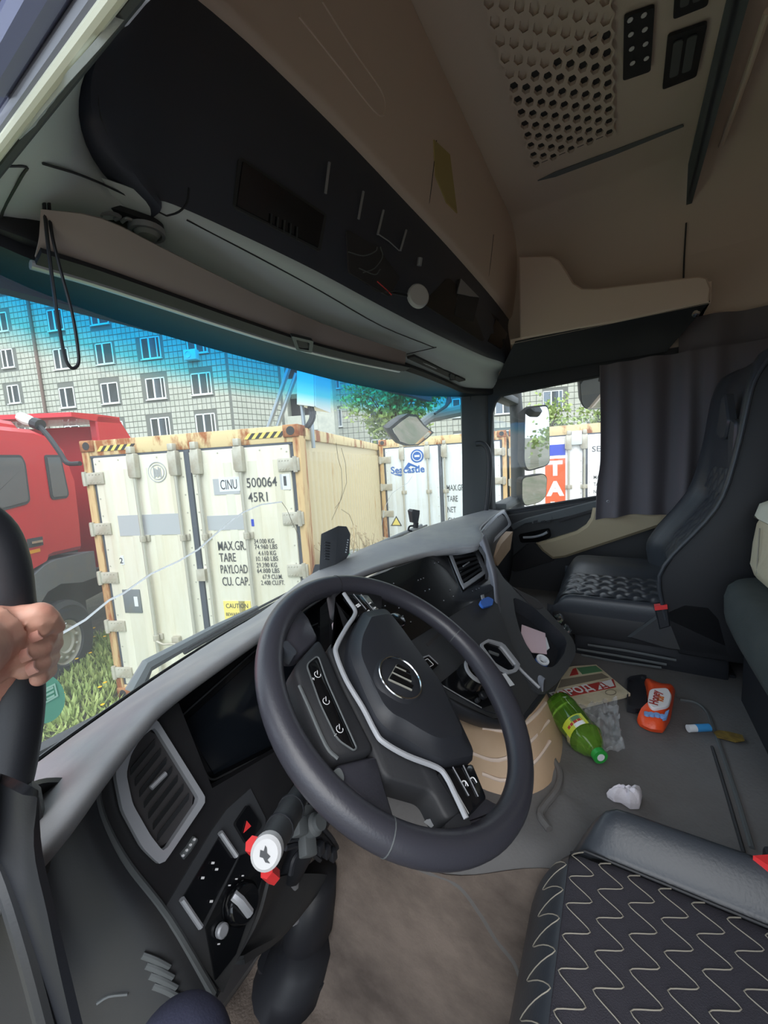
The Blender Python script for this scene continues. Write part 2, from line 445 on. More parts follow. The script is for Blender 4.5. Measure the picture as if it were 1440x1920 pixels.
b = B(); b.lathe([(.105, 0), (.105, .004), (.098, .004), (.098, 0)], zto((.878, -.004, 2.525), (0, -1, 0)), 28, cap=False); b.lathe([(.078, 0), (.078, .004), (.072, .004), (.072, 0)], zto((.878, -.004, 2.525), (0, -1, 0)), 24, cap=False)
for k in range(5): b.box((.835 + k * .018, -.008, 2.47 + .01 * (k % 2)), (.845 + k * .018, -.004, 2.575 - .012 * (k % 3)))
b.done('round_emblem', 'patch_grey', c1)
for s0, s1, h0, h1 in ((.19, .60, 2.775, 2.83), (1.865, 2.25, 2.785, 2.84)):
    n = 5
    for k in range(n * 2):
        w_ = (s1 - s0) / (2 * n); a = s0 + k * w_
        b = B(); b.prism([(a, .008, h0), (a + w_, .008, h0), (a + w_ + .05, .008, h1), (a + .05, .008, h1)], (0, -.004, 0))
        b.done('hazard_stripe', 'stripe_yellow' if k % 2 == 0 else 'stripe_black', c1, smooth=0)
# container set back to the right
S2 = V((math.cos(math.radians(-78)), math.sin(math.radians(-78)), 0))
T2 = frame_at(V((5.67, 4.181, 1.485 - 2.896)) + S2 * .07, S2); f2 = on_face(T2)
rs = [f2(u, 880)[0] for u in (756, 805, 833)]
c2 = container(T2, 'pale blue-white container with Seacastle logo behind the front mirror', 'cont_cool', rods=(rs[0], rs[1] - .02, rs[2] + .02, rs[2] + .55), L=6.06, frame='rust', right_side='cont_cool')
x0, h0 = f2(733, 888)
b = B()
text('lettering', 'Seacastle', TXT(x0, h0, -.0075), .19, 'letter_blue', c2, 1.0, .0012, bold=.004)
p = lambda u, v: (f2(u, v)[0], -.004, f2(u, v)[1])
b = B(); b.prism([p(758, 878), p(766, 867), p(787, 876), p(786, 878), p(770, 873), p(764, 879)], (0, -.003, 0)); b.prism([p(735, 889), p(757, 889), p(752, 893)], (0, -.003, 0)); b.done('logo_swoosh', 'letter_blue', c2, smooth=0)
x0, h0 = f2(782, 855)
b = B(); b.lathe([(0, .004), (.13, .004), (.13, 0)], zto((x0, -.003, h0), (0, -1, 0)), 24); b.cm = 1; b.lathe([(.1, .0), (.1, .006), (.085, .006), (.085, 0)], zto((x0, -.003, h0), (0, -1, 0)), 24, cap=False)
b.box((x0 - .05, -.009, h0 - .02), (x0 + .05, -.006, h0 + .02)); b.done('round_emblem', ['letter_blue', 'sticker_white'], c2)
b = B(); b.prism([p(733, 986), p(754, 986), p(743, 967)], (0, -.004, 0)); b.cm = 1
q = inset([V(p(733, 986)), V(p(754, 986)), V(p(743, 967))], .02); b.prism([V((a.x, -.0085, a.z)) for a in q], (0, -.003, 0)); b.done('warning_triangle', ['letter_dark', 'sign_yellow'], c2, smooth=0)
x0, h0 = f2(838, 920)
lettering(c2, [('MAX.GR.', x0, h0, .16, .34), ('TARE', x0, h0 - .21, .16, .2), ('NET', x0, h0 - .42, .16, .16), ('CU.CAP.', x0, h0 - .63, .16, .34)])
# container beside the passenger door
T3 = frame_at(V((5.67, 4.181, 1.485 - 2.896)) + S2 * 2.55, S2); f3 = on_face(T3)
rs = [f3(u, 880)[0] for u in (1066, 1095)]
c3 = container(T3, 'white container with orange panel of big letters, seen through the passenger window', 'white_paint', rods=(rs[0] - .55, rs[0], rs[1], rs[1] + .5), L=6.06, right_side='cont_cool')
p = lambda u, v: (f3(u, v)[0], -.004, f3(u, v)[1])
a, c = p(1022, 861), p(1060, 961); plate(c3, 'orange_panel', a[0], c[2] - .4, c[0], a[2], 'orange_panel', -.0075)
a, c = p(1022, 835), p(1060, 853); plate(c3, 'blue_panel', a[0], c[2], c[0], a[2], 'blue_panel', -.0075)
x0 = (f3(1022, 890)[0] + f3(1060, 890)[0]) / 2
for s, v in (('T', 890), ('A', 928), ('L', 966)): text('lettering', s, TXT(x0, f3(1041, v)[1], -.0095), .33, 'white_paint', c3, 1.05, .0015, 'CENTER', .018)
lettering(c3, [('SEBU', *f3(1110, 847), .13, .30), ('MAX.GR.', *f3(1113, 898), .085, .25), ('TARE', *f3(1113, 911), .085, .14), ('NET', *f3(1113, 925), .085, .11)])
a = f3(1079, 815); b = B(); b.box((a[0] - .07, -.08, a[1] - .17), (a[0] + .09, -.01, a[1] + .06), .01); b.done('seal_box', 'cabinet', c3)
CUR[0] = Matrix.Identity(4)
# ------------------------------------------------------------------ red dump truck
AT = math.radians(37.4)
TT = frame_at(V((0.849, 6.014, -1.46)), (math.cos(AT), math.sin(AT), 0)); CUR[0] = TT; ft = on_face(TT)
trk = thing('dump_truck', 'red dump truck parked behind the left edge of the nearest container', 'truck', (.4, 1.2, 0))
def P(u, v, d=0.0): a = ft(u, v, d); return V((a[0], d, a[1]))
cabp = [(-1.55, 1.0), (-1.62, 2.0), (-1.35, 2.95), (-1.0, 3.12), (.10, 3.13), (.42, 3.05), (.60, 2.93), (.735, 2.49), (.70, 1.9), (.66, 1.53), (.1, 1.56), (-.25, 1.5), (-.5, 1.2), (-.6, .9)]
b = B(); b.prism([V((x, 0, h)) for x, h in cabp], (0, 2.35, 0), .05); b.done('cab_body', 'truck_red', trk, .5)
b = B(); b.prism([V((x, .22, h)) for x, h in ((-1.2, 3.05), (-.9, 3.28), (.15, 3.24), (.30, 3.08))], (0, 1.9, 0), .05); b.done('roof_fairing', 'truck_red', trk, .5)
dl = [P(u, v) for u, v in ((-60, 822), (30, 826), (50, 838), (58, 865), (70, 930), (84, 1010), (88, 1050), (40, 1078), (-60, 1110))]
b = B(); b.prism(rounded(dl, .06), (0, -.02, 0), .012); b.done('door', 'truck_red', trk)
w1 = rounded([P(*q, -.022) for q in ((-60, 853), (38, 853), (46, 868), (55, 938), (50, 945), (-60, 975))], .04)
w2 = rounded([P(*q) for q in ((82, 853), (112, 853), (128, 927), (124, 934), (98, 937), (94, 932))], .04)
for ww in (w1, w2):
    b = B(); b.prism(ww, (0, -.012, 0)); f_ = b.done('window_seal', 'rubber', trk)
    q = inset(ww, .03); q = q if (q[0] - sum(ww, V()) / len(ww)).length < (ww[0] - sum(ww, V()) / len(ww)).length else inset(ww, -.03)
    b = B(); b.prism([a + V((0, -.013, 0)) for a in q], (0, -.004, 0)); b.done('pane', 'truck_glass', f_)
hq = [P(*q, -.022) for q in ((50, 1011), (78, 1006), (80, 1022), (52, 1028))]
b = B(); b.prism(hq, (0, -.01, 0)); b.cm = 1; b.prism([hq[0].lerp(hq[3], .35) + V((.03, -.01, 0)), hq[1].lerp(hq[2], .35) + V((-.03, -.01, 0)), hq[1].lerp(hq[2], .6) + V((-.03, -.01, 0)), hq[0].lerp(hq[3], .6) + V((.03, -.01, 0))], (0, -.02, 0)); b.done('door_handle', ['rubber', 'chrome'], trk)
b = B(); b.prism([P(*q, -.022) for q in ((20, 1041), (74, 1028), (75, 1034), (20, 1048))], (0, -.006, 0)); b.done('marker_strip', 'yellow_strip', trk)
fo = [P(u, v) for u, v in ((52, 1085), (80, 1060), (100, 1050), (172, 1033), (178, 1082), (150, 1092), (110, 1095), (85, 1110), (66, 1140), (62, 1172), (46, 1172), (44, 1110))]
b = B(); b.prism([a + V((0, -.03, 0)) for a in fo], (0, .5, 0)); b.done('wheel_arch', 'truck_grey', trk, .4)
b = B(); b.box((-.75, .3, .5), (1.0, 2.1, 1.5)); b.box((.8, .5, .6), (6.0, 1.9, 1.0)); b.done('chassis', 'rubber', trk)
wc = V((.10, .0, .42))
b = B(); M_ = zto(wc + V((0, .02, 0)), (0, -1, 0))
b.lathe([(.28, -.25), (.47, -.25), (.53, -.2), (.545, -.12), (.545, -.05), (.53, .0), (.47, .035), (.30, .02), (.28, 0)], M_, 40, cap=False); wh = b.done('tyre', 'rubber', trk)
b = B(); b.lathe([(.0, -.02), (.12, -.02), (.14, .0), (.2, -.01), (.25, -.045), (.27, -.02), (.295, .01), (.295, -.02), (.26, -.2)], M_, 36); 
b.done('wheel_rim', 'hub_steel', trk)
for k in range(10):
    a = 2 * PI * k / 10; b = B(); b.lathe([(0, .03), (.018, .028), (.02, .0), (.03, -.01)], zto(M_ @ V((.2 * math.cos(a), .2 * math.sin(a), -.01)), (0, -1, 0)), 8); b.done('wheel_nut', 'hub_steel', trk)
b = B(); b.prism([(1.30, -.05, 1.2), (1.30, -.05, 3.40), (1.36, -.05, 3.46), (1.92, -.05, 3.50), (2.34, -.05, 3.10), (2.5, -.05, 2.9), (2.6, -.05, 1.2)], (0, .1, 0), .02); b.done('bed_side', 'truck_red', trk, .4)
b = B(); b.box((1.4, 0, 1.1), (1.46, 2.35, 3.3)); b.box((1.2, 0, 1.0), (6.2, .05, 2.7)); b.box((1.2, 2.3, 1.0), (6.2, 2.35, 2.9)); b.done('bed_wall', 'truck_red_dull', trk)
for y in (.75, 1.55):
    b = B(); b.box((1.33, y, 1.1), (1.41, y + .08, 3.3)); b.done('bed_rib', 'truck_red_dull', trk)
b = B(); b.prism([(.75, -.05, 3.36), (.75, -.05, 3.42), (1.35, -.05, 3.47), (1.95, -.05, 3.50), (1.95, -.05, 3.40), (1.4, -.05, 3.36)], (0, 2.45, 0)); b.done('cab_guard', 'truck_red', trk, .4)
b = B(); b.box((2.13, -.075, 3.08), (2.33, -.05, 3.17)); b.done('marker_lamp', 'yellow_strip', trk)
CUR[0] = Matrix.Identity(4)
# floodlight head on a bent arm
def c1p(u, v, d=-.06): return W(u, v, pl=(T1 @ V((0, d, 0)), ED))
fl = thing('outdoor_camera', 'white camera head on a bent black arm at the container edge', 'camera', c1p(150, 868))
b = B(); b.tube([c1p(*q) for q in ((72, 797), (92, 820), (112, 848), (126, 868), (150, 869))], .025, 8, smooth=4); b.done('arm', 'cable_black', fl)
b = B(); b.tube([c1p(38, 781), c1p(52, 788), c1p(66, 795)], [.05, .06, .035], 10); b.done('head', 'white_plastic', fl)
b = B(); b.tube([c1p(64, 793), c1p(76, 797)], .06, 10); b.done('joint', 'cable_black', fl)
# ------------------------------------------------------------------ apartment block
TB = frame_at(V((13.189, 25.168, 0)), ES); TB2 = frame_at(V((26.898, 25.538, 0)), ES)
fa = on_face(TB); fb = on_face(TB2)
blk = thing('apartment_building', 'pale tiled apartment block with small windows filling the view behind the containers', 'building', TB @ V((0, 3, gz)))
def wall(T, s0, s1, h0, h1, wins, tw=.31, th=.36, ext=None):
    CUR[0] = T
    b = B(); b.box((s0, 0, h0), (s1, .5, h1)); b.done('wall', 'mortar', blk)
    for dark in (0, 1):
        b = B(); n = int((s1 - s0) / tw)
        for i in range(n):
            a0 = s0 + i * tw
            col = any(a0 + tw > w[0] - w[2] / 2 - .02 and a0 < w[0] + w[2] / 2 + .02 for w in wins)
            if bool(dark) != col: continue
            for k in range(int((h1 - h0) / th)):
                c0 = h0 + k * th
                if any(a0 + tw > w[0] - w[2] / 2 and a0 < w[0] + w[2] / 2 and c0 + th > w[1] - w[3] / 2 and c0 < w[1] + w[3] / 2 for w in wins): continue
                d = -.025 - random.random() * .012
                b.add([(a0, 0, c0), (a0 + tw - .035, 0, c0), (a0 + tw - .035, 0, c0 + th - .035), (a0, 0, c0 + th - .035), (a0 + .01, d, c0 + .01), (a0 + tw - .045, d, c0 + .01), (a0 + tw - .045, d, c0 + th - .045), (a0 + .01, d, c0 + th - .045)],
                      [(4, 5, 6, 7), (0, 1, 5, 4), (1, 2, 6, 5), (2, 3, 7, 6), (3, 0, 4, 7)])
        if b.v: b.done('facade_tiles', 'tile_dark' if dark else 'tile', blk, smooth=0, kind='stuff')
    for s, h, w, hh in wins:
        b = B(); x0, x1, z0, z1 = s - w / 2, s + w / 2, h - hh / 2, h + hh / 2; t = .07
        b.box((x0, -.03, z0), (x0 + t, .06, z1)); b.box((x1 - t, -.03, z0), (x1, .06, z1)); b.box((x0, -.03, z0), (x1, .06, z0 + t)); b.box((x0, -.03, z1 - t), (x1, .06, z1))
        m1 = x0 + w * .42; b.box((m1 - .05, -.03, z0), (m1 + .05, .06, z1)); b.box((x0 - .06, -.12, z0 - .06), (x1 + .06, .03, z0))
        if w > 1.3: b.box((x0 + w * .78, -.03, z0), (x0 + w * .78 + .06, .06, z1))
        f_ = b.done('window', 'window_frame', blk, smooth=0)
        b = B(); b.box((x0 + t, .0, z0 + t), (m1 - .05, .02, z1 - t)); b.box((m1 + .05, .0, z0 + t), (x1 - t, .02, z1 - t)); b.done('pane', 'house_glass', f_, smooth=0)
    CUR[0] = Matrix.Identity(4)
WA = [(-10.45, h, .95, 1.2) for h in (-.04, 2.35, 4.74, 7.13, 9.45, 11.75, 14.1)]
for s, w in ((-6.3, 1.15), (-3.05, 1.25), (.27, 1.35), (3.43, 1.35)):
    WA += [(s, h, w, 1.3) for h in (-.7, 1.7, 4.12, 6.56, 9.0, 11.4, 13.8)]
wall(TB, -16.5, 5.35, -1.46, 16, WA)
b = B(); CUR[0] = TB; b.tube([(-8.05, -.12, gz), (-8.05, -.12, 15)], .09, 8); b.done('drain_pipe', 'drain', blk)
xa, ha = fa(364, 668); b = B(); b.box((xa - .4, -.45, ha - .3), (xa + .4, -.04, ha + .3), .04); b.lathe([(.2, 0), (.2, .03), (.17, .03), (.17, 0)], zto((xa - .1, -.45, ha), (0, -1, 0)), 16, cap=False); b.done('air_conditioner', 'white_plastic', blk)
CUR[0] = Matrix.Identity(4)
xr = 5.35                                        # wall that turns away, then the loggias
TR = frame_at(TB @ V((xr, 0, 0)), TB.to_3x3() @ V((0.55, .835, 0))); wall(TR, 0, 3.6, -1.46, 16, [])
TL = frame_at(TR @ V((3.6, 0, 0)), TB.to_3x3() @ V((1, .1, 0)))
CUR[0] = TL
b = B(); b.box((0, 1.2, gz), (3.4, 1.4, 16)); b.box((0, 0, gz), (.25, 1.2, 16)); b.box((2.2, 0, gz), (3.4, 1.2, 16)); b.done('loggia_wall', 'tile_dark', blk)
for k in range(7):
    h = gz + .2 + k * 2.43
    b = B(); b.box((.2, -.05, h), (2.25, .03, h + 1.0)); b.done('loggia_panel', 'tile', blk)
    b = B(); b.box((.2, .9, h + 1.05), (2.25, 1.18, h + 2.3)); b.done('loggia_glass', 'dark_void', blk)  # dark box stands in for the shade inside the open loggia
CUR[0] = Matrix.Identity(4)
WB = [(s, h, 1.6, 1.6) for s in (-.4, 3.2, 7.4, 11.0, 14.8, 18.4, 22.3, 26.0) for h in (-.3, 2.5, 5.5, 8.9, 11.9)]
wall(TB2, -4.0, 28.5, -1.46, 15, WB, .5, .5)
# ------------------------------------------------------------------ trees and weeds
def leaves(name, centre, rad, n, size, m, parent=None, kind='stuff', squash=1.0, hollow=.35):
    b = B()
    cl = [V((random.gauss(0, .5), random.gauss(0, .5), random.gauss(0, .45))) for _ in range(34)]
    for _ in range(n):
        c = random.choice(cl); q = c + V((random.gauss(0, .2), random.gauss(0, .2), random.gauss(0, .2)))
        p_ = V(centre) + V((q.x * rad, q.y * rad, q.z * rad * squash))
        a = V((random.gauss(0, 1), random.gauss(0, 1), random.gauss(0, 1))).normalized(); c2_ = a.orthogonal().normalized(); s = size * random.uniform(.6, 1.3)
        d = a.cross(c2_)
        b.add([p_ - c2_ * s * .5, p_ + a * s * .5 + d * s * .1, p_ + c2_ * s * .5, p_ - a * s * .5 + d * s * .1], [(0, 1, 2, 3)])
    return b.done(name, m, parent, smooth=0, kind=kind, fixn=False)
def tree(label, c, rad, n, size, squash=1.0):
    t = thing('tree', label, 'tree', (c.x, c.y, gz), 'trees around the yard')
    b = B(); b.tube([(c.x, c.y, gz), (c.x + .1, c.y, gz + (c.z - gz) * .5), (c.x, c.y + .1, c.z)], [.16, .12, .05], 8)
    for k in range(5):
        a = k * 1.3; b.tube([(c.x, c.y, c.z - rad * .8), (c.x + math.cos(a) * rad * .6, c.y + math.sin(a) * rad * .6, c.z + rad * .1)], [.05, .02], 6)
    b.done('trunk', 'bark', t)
    leaves('foliage', c, rad, n, size, 'tree_leaf', t, squash=squash)
def atd(u, v, dep): return CAM + RW @ V(((u - 720) / FPX, (v - 960) / FPX, 1)) * dep
tree('bushy green tree rising behind the container with the blue logo', atd(735, 752, 17), 1.75, 5200, .2, .85)
tree('small leafy tree above the container with orange letters', atd(1030, 782, 21), 1.0, 700, .2, 1.0)
tree('leafy sapling beside the curtain edge above the container', atd(1130, 776, 21), .9, 500, .2, 1.0)
b = B(); fl_ = B()
i1 = T1.inverted(); it = TT.inverted()
for _ in range(42000):
    x = random.uniform(-2.5, 4.2); y = random.uniform(1.8, 7.0)
    q = i1 @ V((x, y, 0)); q2 = it @ V((x, y, 0))
    if -.02 < q.x < 2.5 and q.y > -.05: continue
    if q2.y > .05 and q2.x > -1.5 and not (q2.y < .6): continue
    h = random.uniform(.04, .11) * (1.6 if q.x < 0 and q.y > -.6 else 1); a = random.uniform(0, 2 * PI); w_ = random.uniform(.008, .02)
    d = V((math.cos(a), math.sin(a), 0)); e = V((-d.y, d.x, 0)); base = V((x, y, gz))
    tip = base + e * random.uniform(-.12, .12) + V((0, 0, h))
    mid = base.lerp(tip, .6)
    b.add([base, mid + d * w_, tip, mid - d * w_], [(0, 1, 2, 3)])
    if random.random() < .003:
        t = tip + V((0, 0, .04)); fl_.lathe([(0, .012), (.022, .006), (.018, 0)], Matrix.Translation(t), 6)
g = b.done('grass', 'leaf', smooth=0, kind='stuff', fixn=False); tag(g, 'overgrown green weeds on the ground beside the nearest container', 'grass')
g = fl_.done('wild_flowers', 'petal', smooth=0, kind='stuff'); tag(g, 'scattered small yellow flowers among the green weeds', 'flowers')
# rubbish heap by the container side
hp = T1 @ V((2.82, 1.6, 0)); hp.z = gz
r = thing('rubbish_barrel', 'grey barrel topped with crushed bottles beside the container side', 'barrel', hp)
hpv = W(665, 1050, pl=(T1 @ V((2.82, 1.4, 0)), ES))
b = B(); M_ = Matrix.Translation(V((hpv.x, hpv.y, gz)))
HB = hpv.z - gz + .06
b.lathe([(0, 0), (.27, 0), (.27, .02), (.285, HB * .33), (.275, HB * .34), (.285, HB * .66), (.275, HB * .67), (.28, HB), (.265, HB), (.26, HB - .12), (0, HB - .12)], M_, 24, cap=False); b.done('barrel', 'galv', r)
for k in range(7):
    c = V((hpv.x + random.uniform(-.2, .2), hpv.y + random.uniform(-.2, .2), hpv.z + random.uniform(-.02, .06))); d = V((random.gauss(0, 1), random.gauss(0, 1), .2)).normalized() * .12
    b = B(); b.tube([c - d, c, c + d, c + d * 1.4], [.035, .03, .035, .012], 8); b.done('crushed_bottle', 'bottle_green_crushed' if k % 2 else 'patch_grey', r)
b = B()
for k in range(60):
    a = random.uniform(0, 6.28); c = V((hpv.x + .2 * math.cos(a), hpv.y + .2 * math.sin(a), hpv.z)); e = c + V((random.gauss(0, .08), random.gauss(0, .08), random.uniform(.1, .3))); b.tube([c, e], [.004, .002], 4)
    b.add([e, e + V((.02, 0, .015)), e + V((.0, .02, .03)), e + V((-.02, 0, .015))], [(0, 1, 2, 3)])
b.done('dry_weeds', 'weed_dry', r, kind='stuff', smooth=0)
# meter cabinet and its pipes at the container's back corner
cb = lambda u, v, d=1.0: W(u, v, pl=(T1 @ V((0, d, 0)), ED))
r = thing('meter_cabinet', 'pale steel cabinet on pipes above the corner of the nearest container', 'cabinet', cb(565, 830, .35))
q = [cb(*p_, .25) for p_ in ((556, 640), (556, 758), (592, 763), (590, 640))]
b = B(); b.prism(q, ED * .5, .01); b.done('box', 'cabinet', r, .4)
b = B(); b.prism([q[0] + (q[3] - q[0]) * .06 - ED * .004, q[1] + (q[2] - q[1]) * .06 - ED * .004, q[1] + (q[2] - q[1]) * .94 - ED * .004, q[0] + (q[3] - q[0]) * .94 - ED * .004], -ED * .012); b.done('door', 'cabinet', r)
for a, c in (((552, 660), (501, 808)), ((556, 700), (518, 806))):
    b = B(); b.tube([cb(*a, .3), cb(*c, .3)], .022, 8); b.done('brace_pipe', 'pipe_steel', r)
for a, c in (((566, 760), (575, 842)), ((582, 760), (588, 840))):
    b = B(); b.tube([cb(*a, .3), cb(*c, .3)], .02, 8); b.done('post_pipe', 'pipe_steel', r)
for k in range(2):
    b = B(); b.tube([cb(580 + 4 * k, 762, .28), cb(584 + 4 * k, 782, .28), cb(575 + 3 * k, 800, .28), cb(567, 806 + 2 * k, .28)], .022, 8, smooth=4); b.done('conduit', 'cable_black', r)

for i, (x, y, h, rd) in enumerate(((-16, -30, 2.2, 2.4), (-5, -31, 2.6, 2.6), (6, -30, 2.0, 2.4), (17, -31, 2.8, 2.6), (28, -30, 2.2, 2.4))):  # trees added out of view so the mirrors reflect less white sky
    tree(['leafy tree far behind the cab seen only in mirrors, first from the left', 'second tree from the left far behind the cab seen only in mirrors', 'middle tree far behind the cab seen only in mirrors', 'fourth tree from the left far behind the cab seen only in mirrors', 'rightmost tree far behind the cab seen only in mirrors'][i], V((x, y, gz + h)), rd, 2200, .32)
# ------------------------------------------------------------------ cab materials
mat('plastic_black', (36, 38, 44), .5, bump=(500, .12, .001))
mat('plastic_dark', (52, 54, 58), .55, bump=(420, .15, .001), var=(3, (60, 60, 60), .45, .7))
mat('plastic_grey', (92, 96, 98), .6, bump=(420, .15, .001))
mat('soffit_grey', (204, 212, 214), .55, bump=(400, .12, .001))
mat('dash_pad', (130, 132, 137), .5, var=(5, (150, 149, 150), .45, .7), bump=(450, .15, .001))
mat('gloss_black', (14, 15, 18), .18, coat=.3)
mat('dusty_black', (30, 30, 33), .45, var=(6, (44, 43, 43), .5, .75))
mat('beige', (226, 205, 190), .65, bump=(300, .12, .001))
mat('beige_dash', (196, 168, 140), .6, var=(5, (186, 156, 126), .45, .7))
mat('beige_door', (186, 170, 140), .6, bump=(300, .15, .001))
mat('headliner', (222, 204, 190), .85, bump=(600, .25, .001))
mat('strip_grey', (110, 114, 118), .8, bump=(400, .3, .001))
mat('silver', (190, 193, 200), .32, metal=.4)
mat('satin', (160, 162, 168), .4, metal=.3)
mat('blind', (160, 147, 144), .8)
mat('seal_pale', (240, 242, 222), .6)
mat('seal_gloss', (150, 152, 168), .25, coat=.4)
mat('frame_blue', (130, 136, 172), .4)
mat('rubber_mat', (110, 109, 110), .7, var=(2.6, (95, 91, 89), .4, .7), bump=(160, .35, .002))
mat('carpet', (126, 114, 106), .95, var=(7, (84, 75, 70), .38, .66, (1.6, .55, 1)), bump=(260, .6, .003))
mat('curtain', (108, 103, 108), .85, bump=(700, .3, .001))
mat('leather', (58, 62, 69), .38, bump=(260, .25, .0012))
mat('leather_side', (36, 37, 41), .6, bump=(260, .2, .001))
mat('seat_cloth', (52, 50, 58), .75, bump=(700, .5, .0015))
mat('thread', (146, 140, 128), .7)
mat('mattress', (60, 67, 68), .9, bump=(500, .5, .0015), var=(8, (70, 76, 76), .4, .7))
mat('red_plastic', (232, 60, 62), .4)
mat('print_white', (225, 225, 228), .5)
mat('screen_glass', (20, 24, 30), .12, spec=.6)
mat('crack_dark', (120, 112, 100), .5)
mat('yellow_note', (186, 168, 112), .8)
mat('puck', (200, 200, 202), .5)
mat('lamp_lens', (210, 214, 214), .15, trans=.4)
def glass_mat(name, tint, band=None, haze=.03):
    m = bpy.data.materials.new(name); m.use_nodes = True; t = m.node_tree; t.nodes.clear()
    o = t.nodes.new('ShaderNodeOutputMaterial'); tr = t.nodes.new('ShaderNodeBsdfTransparent'); gl = t.nodes.new('ShaderNodeBsdfGlossy')
    df = t.nodes.new('ShaderNodeBsdfTranslucent'); m1 = t.nodes.new('ShaderNodeMixShader'); m2 = t.nodes.new('ShaderNodeMixShader')
    gl.inputs['Roughness'].default_value = .02; m1.inputs[0].default_value = .035
    df.inputs[0].default_value = (.8, .85, .85, 1); m2.inputs[0].default_value = haze
    tr.inputs[0].default_value = tint + (1,)
    if band:                                      # printed sun band at the head of the glass
        g = t.nodes.new('ShaderNodeNewGeometry'); s = t.nodes.new('ShaderNodeSeparateXYZ'); r = t.nodes.new('ShaderNodeValToRGB'); mr = t.nodes.new('ShaderNodeMapRange')
        mr.inputs[1].default_value = band[0]; mr.inputs[2].default_value = band[1]
        t.links.new(g.outputs['Position'], s.inputs[0]); t.links.new(s.outputs['Z'], mr.inputs[0]); t.links.new(mr.outputs[0], r.inputs[0])
        r.color_ramp.elements[0].color = tint + (1,); r.color_ramp.elements[1].color = (.0, .38, .92, 1)
        e = r.color_ramp.elements.new(.35); e.color = (.09, .66, .90, 1)
        e = r.color_ramp.elements.new(.14); e.color = (.58, .86, .90, 1)
        e = r.color_ramp.elements.new(.65); e.color = (.003, .46, .93, 1)
        t.links.new(r.outputs[0], tr.inputs[0])
    t.links.new(tr.outputs[0], m2.inputs[1]); t.links.new(df.outputs[0], m2.inputs[2])
    t.links.new(m2.outputs[0], m1.inputs[1]); t.links.new(gl.outputs[0], m1.inputs[2]); t.links.new(m1.outputs[0], o.inputs[0])
    MATS[name] = m
mm = bpy.data.materials.new('crack_glow'); mm.use_nodes = True; t_ = mm.node_tree; t_.nodes.clear()
o_ = t_.nodes.new('ShaderNodeOutputMaterial'); a_ = t_.nodes.new('ShaderNodeBsdfTranslucent'); a_.inputs[0].default_value = (.95, .97, 1, 1); t_.links.new(a_.outputs[0], o_.inputs[0]); MATS['crack_white'] = mm
glass_mat('windshield', (.90, .95, .95), band=(1.205, 1.335), haze=.07)
glass_mat('door_glass', (.97, .98, .98), haze=.01)
# ------------------------------------------------------------------ cab shell
from mathutils.bvhtree import BVHTree
def bvh(*objs):
    vs = []; fs = []
    for o in objs:
        n = len(vs); m = worldm(o); vs += [m @ v.co for v in o.data.vertices]; fs += [[i + n for i in p_.vertices] for p_ in o.data.polygons]
    return BVHTree.FromPolygons(vs, fs)
def hit(t, u, v, off=.003):
    d = (RW @ V((u - 720.0, v - 960.0, FPX))).normalized(); h, n, i, k = t.ray_cast(CAM, d)
    if h is None: raise ValueError('no surface at %s %s' % (u, v))
    if n.dot(d) > 0: n = -n
    return h + n * off
def yws(x, z=.9):
    t = max(0, min(1.1, (z - .6) / .73)); r = abs(x / .95); return .92 - .2217 * ((1 - t) * r ** 2 + t * r ** 4) - .025 * t
ST = lambda n, m='plastic_dark', **k: dict(name=n, m=m, **k)
rows = []
for i in range(9):
    z = .55 + i * .10; rows.append([(x, yws(x, z), z) for x in [-.97 + k * 1.94 / 16 for k in range(17)]])
b = B(); b.patch(rows, 1, 1); ws = b.done('window_1', 'windshield', kind='structure', smooth=1.0)
def onws(u, v, off=.004):
    x = 0.0
    for _ in range(12):
        p = W(u, v, y=yws(x)); x = p.x
        p = W(u, v, y=yws(x, p.z) - off); x = p.x
    return p
for pts, m_ in (([(112, 1190), (160, 1162), (205, 1125), (232, 1112), (283, 1076), (335, 1052), (372, 1030), (400, 1005), (435, 975), (457, 960), (490, 946), (528, 941)], 'crack_white'),
                ([(528, 941), (538, 955), (548, 980), (560, 1004), (566, 1035)], 'crack_dark'),
                ([(630, 830), (634, 860), (640, 880), (642, 920), (638, 940), (628, 953)], 'crack_dark'), ([(640, 840), (648, 870), (650, 905), (640, 935), (622, 975)], 'crack_dark'),
                ([(640, 955), (655, 965), (663, 985)], 'crack_dark'), ([(715, 985), (722, 950), (735, 925), (752, 913), (765, 905), (773, 893)], 'crack_white'), ([(110, 1186), (116, 1176), (124, 1168)], 'crack_white')):
    b = B(); b.tube([onws(*q) for q in pts], .0021 if m_ == 'crack_white' and len(pts) > 8 else .0008, 5); b.done('glass_crack', m_, ws)
b = B(); b.patch([[(x, yws(x, z) - .006, z) for x in [-.96 + k * 1.92 / 24 for k in range(25)]] for z in (.574, .590)], 1, 1, thick=.002); b.done('glass_edge', 'gloss_black', ws)
